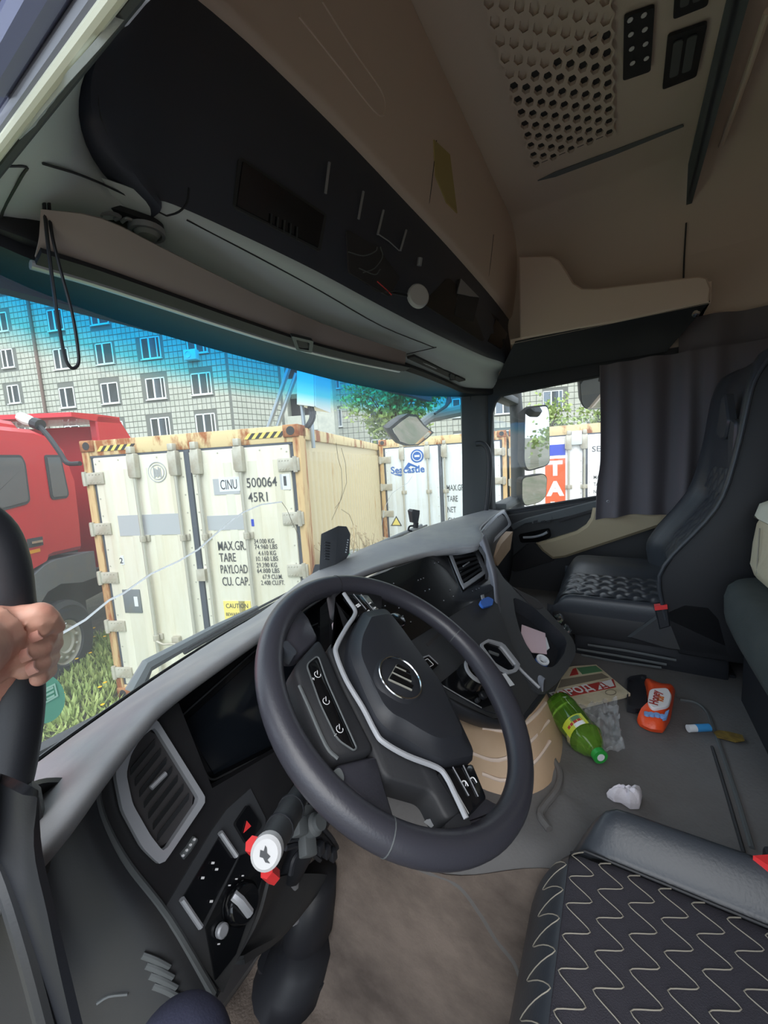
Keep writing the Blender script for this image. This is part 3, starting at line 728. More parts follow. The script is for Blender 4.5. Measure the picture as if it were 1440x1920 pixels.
# floor: footwell rising to the engine tunnel
def ss(a, b_, x):
    t = min(1, max(0, (x - a) / (b_ - a))); return t * t * (3 - 2 * t)
def zf(x, y):
    e = -.50 + .16 * ss(.05, .3, -y + .2)
    h = .33 * ss(-.60, -.36, x)
    if x < -.5: h = max(h, .0)
    return h
rows = []; nx, ny = 96, 60
for j in range(ny + 1):
    y = -1.0 + 1.95 * j / ny; r = []
    for i in range(nx + 1):
        x = -1.06 + 2.12 * i / nx; h = zf(x, y)
        rid = math.exp(-((x - (-.185 - .6 * (y - .11) ** 2 * 0 + (-.12 if y < .11 else 0) * ss(.0, .06, .11 - y))) / .012) ** 2) * .012 if .02 < y < .30 and x < -.1 else 0
        r.append((x, y, h + rid))
    rows.append(r)
b = B(); b.patch(rows, 1, 1); fl = b.done('floor', 'rubber_mat', kind='structure')
rows = []
for j in range(25):
    y = .0 + .62 * j / 24; r = []
    for i in range(25):
        x = -1.0 + (.56 + .06 * ss(.3, .0, y)) * i / 24; r.append((x, y, zf(x, y) + .006 + .004 * mnoise.noise(V((x * 9, y * 9, 0)))))
    rows.append(r)
b = B(); b.patch(rows, 1, 1, thick=.005); b.done('floor_carpet', 'carpet', fl)
b = B(); b.tube([W(*q, z=.332) for q in ((1275, 1312), (1305, 1318), (1325, 1335), (1335, 1360), (1350, 1400), (1380, 1490), (1410, 1590))], .004, 6, smooth=4); b.done('mat_ridge', 'plastic_grey', fl)
b = B(); b.tube([W(*q, z=.3325) for q in ((1335, 1400), (1360, 1480), (1395, 1600))], .003, 6, smooth=4); b.done('mat_ridge', 'plastic_dark', fl)
b = B(); b.tube([W(*q, z=.335) for q in ((1038, 1425), (1050, 1450), (1045, 1480), (1022, 1510), (1013, 1530), (1030, 1555))], .007, 8, smooth=5); b.done('mat_ridge', 'rubber_mat', fl)
tfl = bvh(fl)
b = B(); b.tube([hit(tfl, *q, -.002) for q in ((740, 1600), (780, 1625), (820, 1642), (862, 1662), (900, 1712), (930, 1760), (962, 1800), (975, 1830))], .006, 8, smooth=5); b.done('mat_ridge', 'rubber_mat', fl)
# walls that close the cab
b = B(); b.box((-1.05, -1.05, -.02), (1.08, -1.0, 2.0)); b.done('wall_back', 'headliner', kind='structure')
b = B(); b.box((-1.1, -1.05, -.02), (-1.05, -.42, 2.0)); b.box((-.95, -.42, 1.42), (-.90, .9, 2.0)); b.box((-1.1, .62, -.02), (-1.05, .95, .6)); b.done('wall_left', 'headliner', kind='structure')
b = B(); b.box((-1.06, .93, -.02), (1.06, .96, .50)); b.box((-1.0, .90, 1.335), (1.06, .93, 2.05)); b.done('wall_front', 'plastic_dark', kind='structure')
# ceiling with its rounded side
prof = [(-1.0, 1.86), (-.9, 1.97), (-.75, 2.0), (.0, 2.0), (.72, 2.0), (.85, 1.985), (.95, 1.93), (1.01, 1.84), (1.03, 1.74)]
b = B(); b.patch([[(x, y, z) for x, z in prof] for y in (-1.02, -.6, -.21, .1, .45)], 1, 3); cl = b.done('ceiling', 'headliner', kind='structure')
b = B(); b.box((1.03, -1.0, 1.36), (1.06, .70, 1.80)); b.cm = 1; b.box((1.03, -1.0, -.02), (1.06, -.40, 1.36)); b.box((1.03, -.42, -.02), (1.06, .62, .68)); wr = b.done('wall_right', ['headliner', 'plastic_dark'], kind='structure')
b = B(); b.prism([(-.6, -.232, 1.999), (-.6, -.19, 1.999), (.86, -.195, 1.98), (.97, -.205, 1.905), (.97, -.222, 1.905), (.86, -.232, 1.98)], (0, 0, -.006)); b.done('roof_joint', 'strip_grey', cl)
b = B(); b.tube([(1.0, -.21, 1.85), (1.024, -.21, 1.74), (1.028, -.21, 1.60), (1.028, -.21, 1.5)], .003, 6); b.done('panel_seam', 'plastic_dark', cl)
b = B(); b.prism([W(*q, z=1.999) for q in ((1008, 338), (1040, 322), (1145, 283), (1280, 232), (1282, 236), (1150, 290), (1042, 330))], (0, 0, -.003)); b.done('scuff_strip', 'strip_grey', cl)
b = B(); b.tube([W(1440, 20, z=1.97), W(1400, 140, z=1.97), W(1352, 272, z=1.97)], .008, 8); b.done('curtain_rail', 'beige', cl)
# hexagonal air grille
p0 = W(963.6, 163.3, z=1.99); pitch = .0475
gx0, gx1, gy0, gy1 = .185, .585, .035, .268
b = B(); dk = B(); bm_ = B()
RH = pitch / math.sqrt(3); YS = .66
def hexp(c, r): return [c + V((r * math.cos(PI / 6 + k * PI / 3), r * math.sin(PI / 6 + k * PI / 3), 0)) for k in range(6)]
ny_ = int((gy1 - gy0) / (pitch * .866)) ; 
def hexcell(cx, cy, open_):
    # cells are in columns along x; neighbouring columns shift by half a pitch
    c = V((cx, cy, 1.989)); o = [c + V((RH * math.sin(k * PI / 3 + PI / 6) * 1.0, RH * math.cos(k * PI / 3 + PI / 6), 0)) for k in range(6)]
    o = [c + V((RH * math.cos(k * PI / 3 + PI / 6), YS * RH * math.sin(k * PI / 3 + PI / 6), 0)) for k in range(6)]
    i = [c + (p_ - c) * .66 for p_ in o]
    up = V((0, 0, .010))
    if open_:
        b.add(o + i + [p_ + up for p_ in i], [[k, (k + 1) % 6, 6 + (k + 1) % 6, 6 + k] for k in range(6)] + [[6 + k, 6 + (k + 1) % 6, 12 + (k + 1) % 6, 12 + k] for k in range(6)])
    else:
        b.add(o + i + [p_ + up * .8 + V((.008, 0, 0)) for p_ in i], [[k, (k + 1) % 6, 6 + (k + 1) % 6, 6 + k] for k in range(6)] + [[6 + k, 6 + (k + 1) % 6, 12 + (k + 1) % 6, 12 + k] for k in range(6)] + [[12, 13, 14, 15, 16, 17]])
ncol = 9
for j in range(ncol):
    cy = p0.y - j * pitch * .866 * YS
    for i in range(-5, 9):
        cx = p0.x + (i + (.5 if j % 2 else 0)) * pitch
        if cx > .57 - .0 * j: continue
        hexcell(cx, cy, cx > .215 - (j * .004))
gr = b.done('air_grille', 'headliner', cl, smooth=0, fixn=False)
b = B(); b.box((p0.x - .01, p0.y - (ncol - 1) * pitch * .866 * YS - .008, 1.9985), (.572, p0.y + .012, 1.9995)); b.done('grille_backing', 'dark_void', cl)
def quad_panel(px, z, up=.012): return rounded([W(*q, z=z) for q in px], .008)
def ceil_panel(name, px, z=1.998, t=-.008, m='plastic_black'):
    b = B(); b.prism(quad_panel(px, z), (0, 0, t)); return b.done(name, m, cl)
sp = ceil_panel('switch_panel', ((1170, 26), (1228, 6), (1220, 128), (1168, 146)))
for i in range(4):
    for j in range(2):
        c = V(W(1186 + j * 26 - 1.5 * i, 118 - i * 27 - j * 9, z=1.989)); b = B(); b.lathe([(0, -.002), (.006, -.0015), (.006, 0)], Matrix.Translation(c), 8); b.done('button', 'print_white', sp)
for px in (((1252, 63), (1327, 37), (1306, 138), (1242, 163)), ((1268, -60), (1342, -80), (1327, 4), (1262, 30))):
    sp = ceil_panel('slot_panel', px)
    for k in range(2):
        a, d_, c_, e_ = [W(*q, z=1.989) for q in px]
        l = lambda s, t: (a.lerp(d_, s)).lerp(e_.lerp(c_, s), t)
        s0 = .18 + .36 * k; b = B(); b.prism(rounded([l(s0, .18), l(s0 + .26, .18), l(s0 + .26, .85), l(s0, .85)], .006), (0, 0, -.003)); b.done('slot', 'plastic_grey', sp)
# ------------------------------------------------------------------ overhead console across the windshield
oc = thing('overhead_console', 'dark storage console with beige upper panel running above the windshield', 'overhead console', (0, .6, 1.42))
LIP = [(-.60, .612), (-.50, .593), (-.294, .570), (-.03, .557), (.25, .537), (.66, .495), (.88, .478), (1.04, .472)]
TOP = [(-.60, .522), (-.50, .505), (-.294, .489), (-.03, .478), (.25, .468), (.66, .462), (.88, .464), (1.04, .468)]
LL = [(-.90, .70), (-.75, .665), (-.67, .632)] + LIP
bb = [(65, 480), (180, 515), (300, 556), (430, 601), (560, 643), (660, 669), (757, 690)]; bt_ = [(78, 392), (190, 408), (300, 462), (400, 512), (520, 570), (640, 620), (760, 660)]
lo = [W(*q, z=1.318) for q in bb]; hi = [W(*q, z=1.362) for q in bt_]
def ylo(x):
    if x <= lo[0].x: return lo[0].y
    for a, c in zip(lo, lo[1:]):
        if a.x <= x <= c.x: return a.y + (c.y - a.y) * (x - a.x) / (c.x - a.x)
    return lo[-1].y
zlip = lambda x: 1.42 + .02 * ss(.6, 1.0, x)
rows = []
for x, ly in LL:
    yb = min(yws(x, 1.33) - .012, .875)
    yi = min(ylo(x) + .016, yb - .03)
    rows.append([(x, yb, 1.328), (x, (yb + yi) / 2, 1.345), (x, yi, 1.354), (x, min(ly + .09, yi - .012), 1.388), (x, ly + .045, zlip(x) - .010), (x, ly + .012, zlip(x) - .002), (x, ly, zlip(x) + .008)])
b = B(); b.patch(rows, 3, 3, thick=.004); sof_ = b.done('soffit', 'soffit_grey', oc)
b = B(); b.patch([[(x, yb, 1.318), (x, (yb + yi) / 2, 1.322), (x, yi, 1.324), (x, yi - .001, 1.345)] for x, yb, yi in [(x, min(yws(x, 1.33) - .01, .885), min(ylo(x) + .020, yws(x, 1.33) - .04)) for x, _ in LL]], 3, 2, thick=.004); b.done('header_trim', 'plastic_black', oc)
rows = []
for (x, ly), (_, ty) in zip(LIP, TOP):
    rows.append([(x, ly, zlip(x) + .006), (x, ly - .012, zlip(x) + .03), (x, (ly + ty) / 2 - .008, 1.53), (x, ty + .006, 1.62), (x, ty, 1.665)])
e0 = [W(300, 395, y=.62), W(225, 315, y=.612), W(176, 225, y=.59), W(173, 140, y=.565), W(205, 75, y=.54)]
e1 = [p_ + V((-.0, .10, 0)) for p_ in e0]
b = B(); b.patch([e1, e0] + rows, 4, 3, thick=.004); mat('fascia', (62, 66, 78), .45, bump=(500, .12, .001)); fas_ = b.done('fascia', 'fascia', oc)
for k in range(7):                                # fine ribs near the rounded driver's end
    t = .05 + k * .035
    b = B(); b.tube([e0[1].lerp(rows[0][1] if not isinstance(rows[0][1], tuple) else V(rows[0][1]), t) + V((0, -.004, 0)), e0[2].lerp(V(rows[0][2]), t) + V((0, -.006, 0)), e0[3].lerp(V(rows[0][3]), t) + V((0, -.004, 0))], .0012, 5, smooth=4); b.done('rib', 'plastic_dark', oc)
inn = [W(330, 402, y=.618), W(225, 315, y=.618), W(176, 225, y=.60), W(172, 140, y=.575), W(203, 75, y=.55), W(290, -20, y=.47)]
out = [W(-60, 420, x=-.80), W(0, 310, x=-.81), W(60, 235, x=-.82), W(115, 170, x=-.82), W(190, 88, x=-.82), W(285, -25, x=-.80)]
b = B(); b.patch([[a, a.lerp(c, .33) + V((0, .008, 0)), a.lerp(c, .7) + V((0, .012, 0)), c + V((0, .03, 0))] for a, c in zip(out, inn)], 3, 3, thick=.004); end_ = b.done('end_panel', 'soffit_grey', oc)
rows = []
for x, ty in [(-.98, .60)] + TOP:
    cy = .405
    rows.append([(x, ty + .004, 1.662), (x, ty - .012, 1.672), (x, ty - .02, 1.70), (x, (ty + cy) / 2 - .012, 1.84), (x, cy, 1.985), (x, cy + .01, 2.01)])
b = B(); b.patch(rows, 3, 3, thick=.004); upp_ = b.done('upper_panel', 'beige', oc)
for x in (.07, .60):
    ty = .474 if x < .3 else .463
    b = B(); b.tube([(x, ty - .003, 1.664), (x, ty - .0235, 1.70), (x, (ty + .405) / 2 - .0165, 1.84)], .0015, 5, smooth=3); b.done('panel_seam', 'plastic_dark', oc)
tf_ = bvh(fas_); tsf = bvh(sof_); tup = bvh(upp_)
def onf(u, v, off=.006): return hit(tf_, u, v, off)
def ons(u, v, off=.003): return hit(tsf, u, v, off)
def fpanel(name, px, m='gloss_black', t=.006, off=.004, r=.008):
    q = rounded([onf(*p_, off) for p_ in px], r); b = B(); b.prism(q, (0, t + .008, 0)); return b.done(name, m, oc)
f_ = fpanel('radio_slot', ((446, 292), (611, 402), (599, 472), (436, 388)), 'plastic_dark')
q = [onf(*p_, .006) for p_ in ((452, 303), (604, 404), (593, 463), (441, 385))]; b = B(); b.prism(q, (0, .004, 0)); b.done('slot_cavity', 'gloss_black', f_)
for i in range(5):
    a, c = onf(505 + i * 12, 400 + i * 6, .0085), onf(503 + i * 12, 422 + i * 7, .0085); b = B(); b.tube([a, c], .0015, 5); b.done('slot_rib', 'plastic_dark', f_)
for a, c in (((612, 306), (605, 363)), ((676, 360), (667, 411)), ((714, 395), (703, 440)), ((757, 432), (746, 470))):
    b = B(); b.tube([onf(*a, .008), onf(*c, .008)], .003, 6); b.done('bright_strip', 'satin', oc)
b = B(); b.tube([onf(*q, .006) for q in ((707, 440), (725, 452), (745, 470))], .0015, 5); b.done('bright_strip', 'satin', oc)
fpanel('open_bay', ((648, 430), (705, 462), (748, 520), (728, 556), (652, 510)), 'dark_void')
for pts, m_ in (([(640, 470), (668, 477), (690, 470), (694, 462)], 'plastic_grey'), ([(700, 462), (704, 480), (690, 500), (668, 508)], 'plastic_grey'), ([(695, 525), (712, 540), (722, 550)], 'red_plastic'), ([(675, 530), (700, 545), (735, 542), (752, 545)], 'cable_black'), ([(660, 500), (690, 512), (700, 502)], 'plastic_grey')):
    b = B(); b.tube([onf(*q, .022) for q in pts], .0014, 5, smooth=4); b.done('loose_wire', m_, oc)
fpanel('cubby_door', ((838, 520), (935, 600), (903, 641), (790, 568)), 'dusty_black', r=.02)
f_ = fpanel('cubby_opening', ((858, 522), (895, 560), (884, 605), (850, 590)), 'dark_void', off=.007)
b = B(); b.prism([onf(860, 523, .009), onf(894, 558, .009), onf(878, 556, .009), onf(854, 550, .009)], (0, .004, 0)); b.done('cubby_lip', 'satin', f_)
fpanel('end_pocket', ((928, 598), (950, 626), (938, 655), (914, 640)), 'gloss_black')
b = B(); b.tube([onf(781, 484, .012), onf(779, 498, .012)], .007, 8); b.done('small_lamp', 'satin', oc)
for pts in ([(604, 2), (660, 90), (712, 165), (722, 195), (719, 216), (700, 206), (640, 130), (560, 30)], ):
    b = B(); b.tube([hit(tup, *q, .0) for q in pts], .0025, 6, smooth=4); b.done('relief_edge', 'beige', oc)
# yellow print and dimples on the beige panel
q = [hit(tup, *p_, .003) for p_ in ((812, 262), (842, 290), (856, 400), (836, 380), (815, 330))]
b = B(); b.prism(q, (0, .006, 0)); b.done('faded_sticker', 'yellow_note', oc)
# dome lamp
dl_ = [ons(*q, .002) for q in ((165, 378), (200, 374), (240, 388), (290, 405), (308, 420), (305, 434), (270, 438), (215, 420), (172, 402))]
b = B(); b.prism(rounded(dl_, .02), (0, 0, -.008)); lp = b.done('dome_lamp', 'plastic_black', oc)
c = ons(272, 421, .012); b = B(); b.lathe([(0, -.012), (.014, -.01), (.021, -.002), (.021, .004)], Matrix.Translation(c), 20); b.done('lens', 'lamp_lens', lp)
b = B(); b.lathe([(.021, .0), (.021, -.006), (.026, -.006), (.027, .002)], Matrix.Translation(c), 20, cap=False); b.done('bezel', 'satin', lp)
b = B(); b.tube([ons(*q, .013) for q in ((188, 394), (185, 386), (205, 384), (222, 392), (212, 398))], .003, 6, smooth=3); b.done('switch', 'satin', lp)
b = B(); b.tube([ons(*q, .013) for q in ((225, 402), (235, 396), (250, 402))], .003, 6, smooth=3); b.done('switch', 'satin', lp)
# seams in the soffit
tso = bvh(sof_, end_, fas_)
for pts in ([(80, 306), (150, 328), (220, 358), (312, 404)], [(312, 404), (335, 397), (350, 380), (354, 352)], [(350, 412), (480, 480), (600, 545), (717, 612), (815, 652)], [(0, 310), (48, 312), (40, 330), (5, 395), (0, 430)], [(0, 432), (15, 448), (40, 462), (62, 470)], [(762, 664), (818, 651)]):
    try: b = B(); b.tube([hit(tso, *q, .0005) for q in pts], .0016, 5, smooth=4); b.done('panel_seam', 'plastic_black', oc)
    except ValueError as e: print('seam', e)
# roller blind
rb = thing('roller_blind', 'rolled sun blind with brown fabric and pull handle under the overhead console', 'blind', (-.2, .74, 1.34))
b = B(); b.patch([[a, a.lerp(c, .5) + V((0, 0, -.006)), c] for a, c in zip(lo, hi)], 3, 4, thick=.003); b.done('fabric', 'blind', rb)
b = B(); b.patch([[a + V((0, .002, -.004)), a + V((0, -.022, .004))] for a in lo], 4, 1, thick=.008); b.done('bottom_bar', 'plastic_black', rb)
b = B(); b.tube([a + V((0, -.004, -.006)) for a in lo], .0022, 6, smooth=4); b.done('bar_edge', 'satin', rb)
b = B(); b.tube([a + V((0, .018, -.006)) for a in lo], .006, 8, smooth=4, flat=((0, 0, 1), 1.6)); b.done('glide_rail', 'silver', rb)
q = [W(*p_, z=1.305) for p_ in ((546, 630), (588, 640), (585, 662), (556, 657))]
b = B(); o_ = rounded(q, .008); i_ = [sum(o_, V()) / len(o_) + (p_ - sum(o_, V()) / len(o_)) * .62 for p_ in o_]; frame_ring(b, o_, i_, (0, .004, .008)); b.done('pull_handle', 'plastic_black', rb)
b = B(); b.box((-.79, .70, 1.335), (-.72, .77, 1.375), .008); b.done('end_bracket', 'plastic_black', rb)
q = [ons(*p_, .003) for p_ in ((762, 668), (775, 664), (872, 709), (860, 712))]
b = B(); b.prism(q, (0, 0, -.008)); b.cm = 0; s_ = b.done('side_slot', 'plastic_black', oc)
b = B(); b.tube([ons(*p_, .006) for p_ in ((842, 700), (843, 710), (852, 710), (852, 703))], .003, 6); b.done('hook', 'plastic_black', oc)
# cords hanging from the blind
for nm, pts in (('longer black cord loop hanging from the roller blind end', [(80, 352), (88, 440), (100, 540), (112, 620), (122, 670), (134, 690), (146, 684), (147, 660), (136, 590), (112, 500), (96, 430), (90, 352)]),):
    b = B(); b.tube([W(*q, y=.66) for q in pts], .0022, 6, smooth=5); o = b.done('cord_loop', 'cable_black'); tag(o, nm, 'cord')
b = B(); b.prism(rounded([ons(*q, .002) for q in ((42, 400), (75, 386), (82, 428), (50, 428))], .01), (0, 0, -.004)); b.done('cord_hole', 'dark_void', oc)
# white puck
c = onf(768, 552, .03); n_ = V((-.62, -.75, .0)).normalized()
pk = thing('round_speaker', 'white round disc stuck under the loose wires of the overhead console', 'speaker', c)
b = B(); b.lathe([(0, .008), (.028, .008), (.032, .004), (.032, -.006), (.028, -.008), (0, -.008)], zto(c, n_), 28, cap=False); b.done('disc', 'puck', pk)
b = B(); b.tube([c - n_ * .006, c + V((-.03, .03, .0)), onf(728, 548, .0)], .004, 6); b.done('mount', 'cable_black', pk)
# ------------------------------------------------------------------ passenger side
b = B()
rows = []
for t in range(6):
    z = .62 + t * .155; k = (z - .62) / .75
    rows.append([V((.935, yws(.935, z) - .005, z)), V((.955 - .01 * k, .66, z)), V((.985, .605, z)), V((1.03, .565, z)), V((1.05, .555, z)), V((1.07, .62, z)), V((1.02, .72, z))])
b.loft([list(r) for r in rows]); b.done('trim_1', 'plastic_grey', kind='structure', smooth=.8)
b = B(); b.loft([[V((-.97, .70, z)), V((-.93, yws(.95, z) - .01, z)), V((-1.0, .75, z)), V((-1.06, .68, z))] for z in (.5, .9, 1.36)]); b.done('trim_2', 'plastic_dark', kind='structure')
dr = B()
sill = [W(*q, x=1.02) for q in ((922, 962), (950, 957), (1040, 944), (1128, 930))]
inn = [W(922, 955, x=1.02), W(918, 850, x=1.02), W(922, 775, x=1.02), W(928, 755, x=1.02), W(940, 742, x=1.02), W(1030, 724, x=1.02), W(1128, 705, x=1.02), V((1.02, -.36, 1.325)), V((1.02, -.36, .86)), W(1128, 930, x=1.02), W(1040, 944, x=1.02), W(950, 957, x=1.02)]
out = [V((1.02, .60, .70)), V((1.02, .61, .95)), V((1.02, .61, 1.25)), V((1.02, .61, 1.36)), V((1.02, .60, 1.40)), V((1.02, .3, 1.40)), V((1.02, .05, 1.40)), V((1.02, -.45, 1.40)), V((1.02, -.45, .70)), V((1.02, .06, .70)), V((1.02, .28, .69)), V((1.02, .50, .68))]
frame_ring(dr, out, inn, (.03, 0, 0)); d1 = dr.done('door_1', 'plastic_black', kind='structure')
b = B(); b.tube(inn, .006, 8, closed=True); b.done('window_seal', 'rubber', d1)
b = B(); b.box((1.034, -.45, .66), (1.038, .62, 1.40)); b.done('window_2', 'door_glass', kind='structure', smooth=0)
def dx(u, v, x=1.0): return W(u, v, x=x)
b = B(); b.prism([V((1.0, .60, .25)), V((1.0, .60, .735)), dx(950, 966), dx(1040, 951), dx(1128, 936), V((1.0, -.42, .80)), V((1.0, -.42, .25))], (.04, 0, 0), .004); b.done('door_card', 'plastic_dark', d1)
b = B(); q = [dx(955, 985, .985), dx(985, 972, .985), dx(1125, 937, .985), V((.985, -.3, .84)), V((.985, -.3, .815)), dx(1110, 960, .985), dx(1040, 975, .985), dx(985, 982, .985), dx(962, 995, .985)]
b.prism(q, (.03, 0, 0), .004); b.done('door_ledge', 'plastic_grey', d1)
b = B(); b.prism([dx(1046, 974, .983), dx(1110, 955, .983), dx(1111, 960, .983), dx(1048, 979, .983)], (.01, 0, 0)); b.done('grab_slot', 'dark_void', d1)
b = B(); b.prism([dx(996, 976, .982), dx(1034, 968, .982), dx(1036, 974, .982), dx(998, 982, .982)], (.01, 0, 0)); sw = b.done('window_switches', 'plastic_grey', d1)
for u in (1000, 1014, 1024): b = B(); b.prism([dx(u, 977, .98), dx(u + 8, 975, .98), dx(u + 8, 979, .98), dx(u, 981, .98)], (.004, 0, 0)); b.done('rocker', 'plastic_black', sw)
arm = [(1111, 953), (1107, 972), (1098, 985), (1080, 997), (1045, 1008), (1004, 1019), (1016, 1034), (1036, 1049), (1060, 1046), (1130, 1023), (1213, 996), (1320, 960), (1320, 940), (1209, 950)]
b = B(); b.prism([dx(u, v, .962) for u, v in arm], (.04, 0, 0), .012); b.done('armrest', 'beige_door', d1)
b = B(); b.prism(rounded([dx(*q, .985) for q in ((972, 1002), (1030, 990), (1034, 1006), (1018, 1016), (976, 1018))], .012), (.02, 0, 0)); b.done('handle_recess', 'gloss_black', d1)
b = B(); b.tube([dx(*q, .972) for q in ((981, 1008), (1000, 1007), (1016, 1003), (1026, 998))], .006, 8, smooth=3, flat=((0, 0, 1), .7)); b.done('door_handle', 'silver', d1)
sp_ = rounded([dx(*q, .984) for q in ((944, 1058), (990, 1020), (1003, 1020), (1040, 1050), (964, 1072))], .012)
b = B(); b.tube(sp_, .003, 6, closed=True); b.prism([p_ + V((.006, 0, 0)) for p_ in sp_], (.01, 0, 0)); b.done('speaker_pocket', 'dusty_black', d1)
gh = B(); gh.tube([W(*q, x=.97) for q in ((893, 832), (905, 832), (914, 842), (918, 862), (917, 900), (914, 940), (910, 962))], .013, 10, smooth=4); o = gh.done('grab_handle', 'plastic_dark'); tag(o, 'dark grab handle on the pillar beside the passenger window', 'handle')
b = B(); b.tube([W(*q, x=.96) for q in ((883, 735), (882, 752), (876, 776))], .003, 6); b.lathe([(0, .006), (.006, .004), (.006, -.004), (0, -.006)], Matrix.Translation(W(876, 780, x=.96)), 8, cap=False); o = b.done('pull_cord', 'cable_black'); tag(o, 'thin pull cord dangling on the passenger side windshield pillar', 'cord')
# shelf above the passenger window
shf = thing('side_shelf', 'beige storage shelf on the wall above the passenger window', 'shelf', (.94, 0, 1.5))
fp = [(975, 636), (972, 480), (1034, 479), (1048, 487), (1062, 507), (1076, 530), (1092, 540), (1120, 540), (1220, 528), (1310, 517), (1326, 520), (1334, 540), (1330, 566), (1150, 604)]
b = B(); b.prism([W(u, v, x=.85) for u, v in fp], (.02, 0, 0), .006); b.done('front_panel', 'beige', shf)
b = B(); b.box((.86, -.27, 1.50), (1.03, .42, 1.52)); b.box((.86, -.275, 1.50), (1.03, -.255, 1.575), .004); b.done('tray', 'beige', shf)
lo_ = [V((.855, .40, 1.505)), V((.855, -.27, 1.505)), V((1.0, -.16, 1.385)), V((1.0, .52, 1.385))]
b = B(); b.prism(lo_, (.01, 0, .008)); b.done('under_panel', 'plastic_black', shf)
b = B(); b.lathe([(0, .012), (.008, .011), (.012, .006), (.013, 0)], zto(W(1304, 588, x=.87), (-.7, 0, -.7)), 14); b.done('chrome_knob', 'chrome', shf)
# curtain
def curt(s, t):
    y = .072 - 1.02 * s; am = .016 + .010 * math.sin(3 * s * PI)
    f = math.sin(s * 62 + .8 * math.sin(s * 19)) * am * (0.45 + .55 * t) + .008 * math.sin(s * 31 + t * 2)
    z = 1.362 - t * (.662 - .03 * math.sin(s * 9)); y += -.006 * math.sin(t * 3) + (.012 * ss(.6, .8, t) * math.exp(-s * 30))
    return V((.935 + f, y, z))
b = B(); b.patch([[curt(i / 160, j / 18) for j in range(19)] for i in range(161)], 1, 1, thick=.003); ct = b.done('curtain', 'curtain', smooth=1.2); tag(ct, 'dark grey pleated curtain hanging behind the passenger seat', 'curtain')
rows = []
b = B(); b.patch([[V((.99 + .012 * math.sin(i * .55), -.2 - i * .013, 1.5 - .0008 * i)) + V((0, 0, -.14 * j / 4)) for j in range(5)] for i in range(60)], 1, 1, thick=.003); o = b.done('curtain_valance', 'curtain', smooth=1.2); tag(o, 'gathered dark curtain heading below the beige wall panel', 'curtain')
b = B(); b.lathe([(.004, 0), (.006, .001), (.004, .002)], zto(W(1140, 940, x=.91), (-1, 0, 0)), 10, cap=False); b.done('eyelet', 'silver', ct)
# driver's door opening: roof rail with its seals
dr2 = B()
def rail(name, px0, px1, x, m, r, parent, ext=.5):
    a, c = W(*px0, x=x), W(*px1, x=x); d = (c - a); b = B(); b.tube([a - d * .25, a, c, c + d * 2.2], r, 10); return b.done(name, m, parent)
dr2.box((-.90, -.5, 1.385), (-.845, .75, 1.50)); d2 = dr2.done('door_2', 'frame_blue', kind='structure')
rail('door_seal', (0, 278), (205, 8), -.825, 'seal_pale', .0050, d2)
rail('door_seal', (0, 250), (175, 5), -.826, 'seal_gloss', .0075, d2)
rail('door_seal', (0, 212), (142, 0), -.826, 'seal_pale', .0055, d2)
rail('door_seal', (0, 180), (110, 0), -.832, 'frame_blue', .009, d2)
rail('door_seal', (0, 120), (70, 0), -.842, 'frame_blue', .013, d2)
rail('rail_trim', (0, 298), (205, 30), -.815, 'plastic_dark', .008, d2)
# ------------------------------------------------------------------ dashboard
def plane3(a, b_, c):
    a, b_, c = V(a), V(b_), V(c); n = (b_ - a).cross(c - a).normalized()
    if n.dot(CAM - a) < 0: n = -n
    return (a, n)
def sh(pl, d): return (V(pl[0]) + pl[1] * d, pl[1])
def on(pl, pts, d=0.0): p_ = sh(pl, d); return [W(u, v, pl=p_) for u, v in pts]
dash = thing('dashboard', 'black wraparound truck dashboard with grey top and beige lower console', 'dashboard', (0, .6, .33))
HD = [(-1.0, .40, .665), (-.90, .43, .68), (-.84, .465, .69), (-.78, .503, .695), (-.725, .525, .70), (-.55, .564, .70), (-.36, .60, .70), (-.17, .62, .70), (0, .585, .703), (.124, .53, .706), (.185, .45, .714), (.205, .385, .722), (.30, .395, .735), (.42, .442, .742), (.62, .463, .745), (.834, .480, .742), (1.02, .495, .732)]
BX = [-.985, -.93, -.87, -.82, -.76, -.60, -.40, -.18, 0, .14, .24, .32, .42, .55, .70, .86, 1.0]
rows = []
for (hx, hy, hz), bx in zip(HD, BX):
    by = min(yws(bx, .6) - .012, .90); cz = .628 + .10 * ss(-.75, .45, bx); cy = by - (by - hy) * (.45 if bx < -.3 else .36)
    rows.append([(bx, by, .582), (bx + (hx - bx) * .12, by - .02, .60 if bx < -.2 else .60 + .035 * ss(-.2, .3, bx)), (bx + (hx - bx) * .45, cy, cz if bx > -.3 else .585 + (hz - .585) * .50), (bx + (hx - bx) * .8, hy + (by - hy) * .2, hz - (hz - .6) * .10 if bx < -.1 else max(hz - .004, cz)), (hx, hy + .012, hz + .002), (hx, hy, hz - .004), (hx, hy + .006, hz - .018), (hx, hy + .045, hz - .03)])
b = B(); b.patch(rows, 4, 3, thick=.003); pad = b.done('dash_pad', 'dash_pad', dash, 1.0)
PL1 = (V((-.79, .5, .51)), V((0, -1, .47)).normalized())
PL2 = sh(PL1, -.062)
PL3 = plane3((-.27, .402, .6), (.164, .33, .6), (-.239, .223, .45))
PL4 = plane3((-.27, .402, .6), (.164, .33, .6), W(800, 1040, z=.70))
def part(name, pl, px, m, d=0.0, t=.006, par=None, bev=.0015, rnd=0, sm=.6):
    q = on(pl, px, d)
    if rnd: q = rounded(q, rnd)
    b = B(); b.prism(q, -pl[1] * t, 0 if not bev else 0); return b.done(name, m, par or dash, sm)
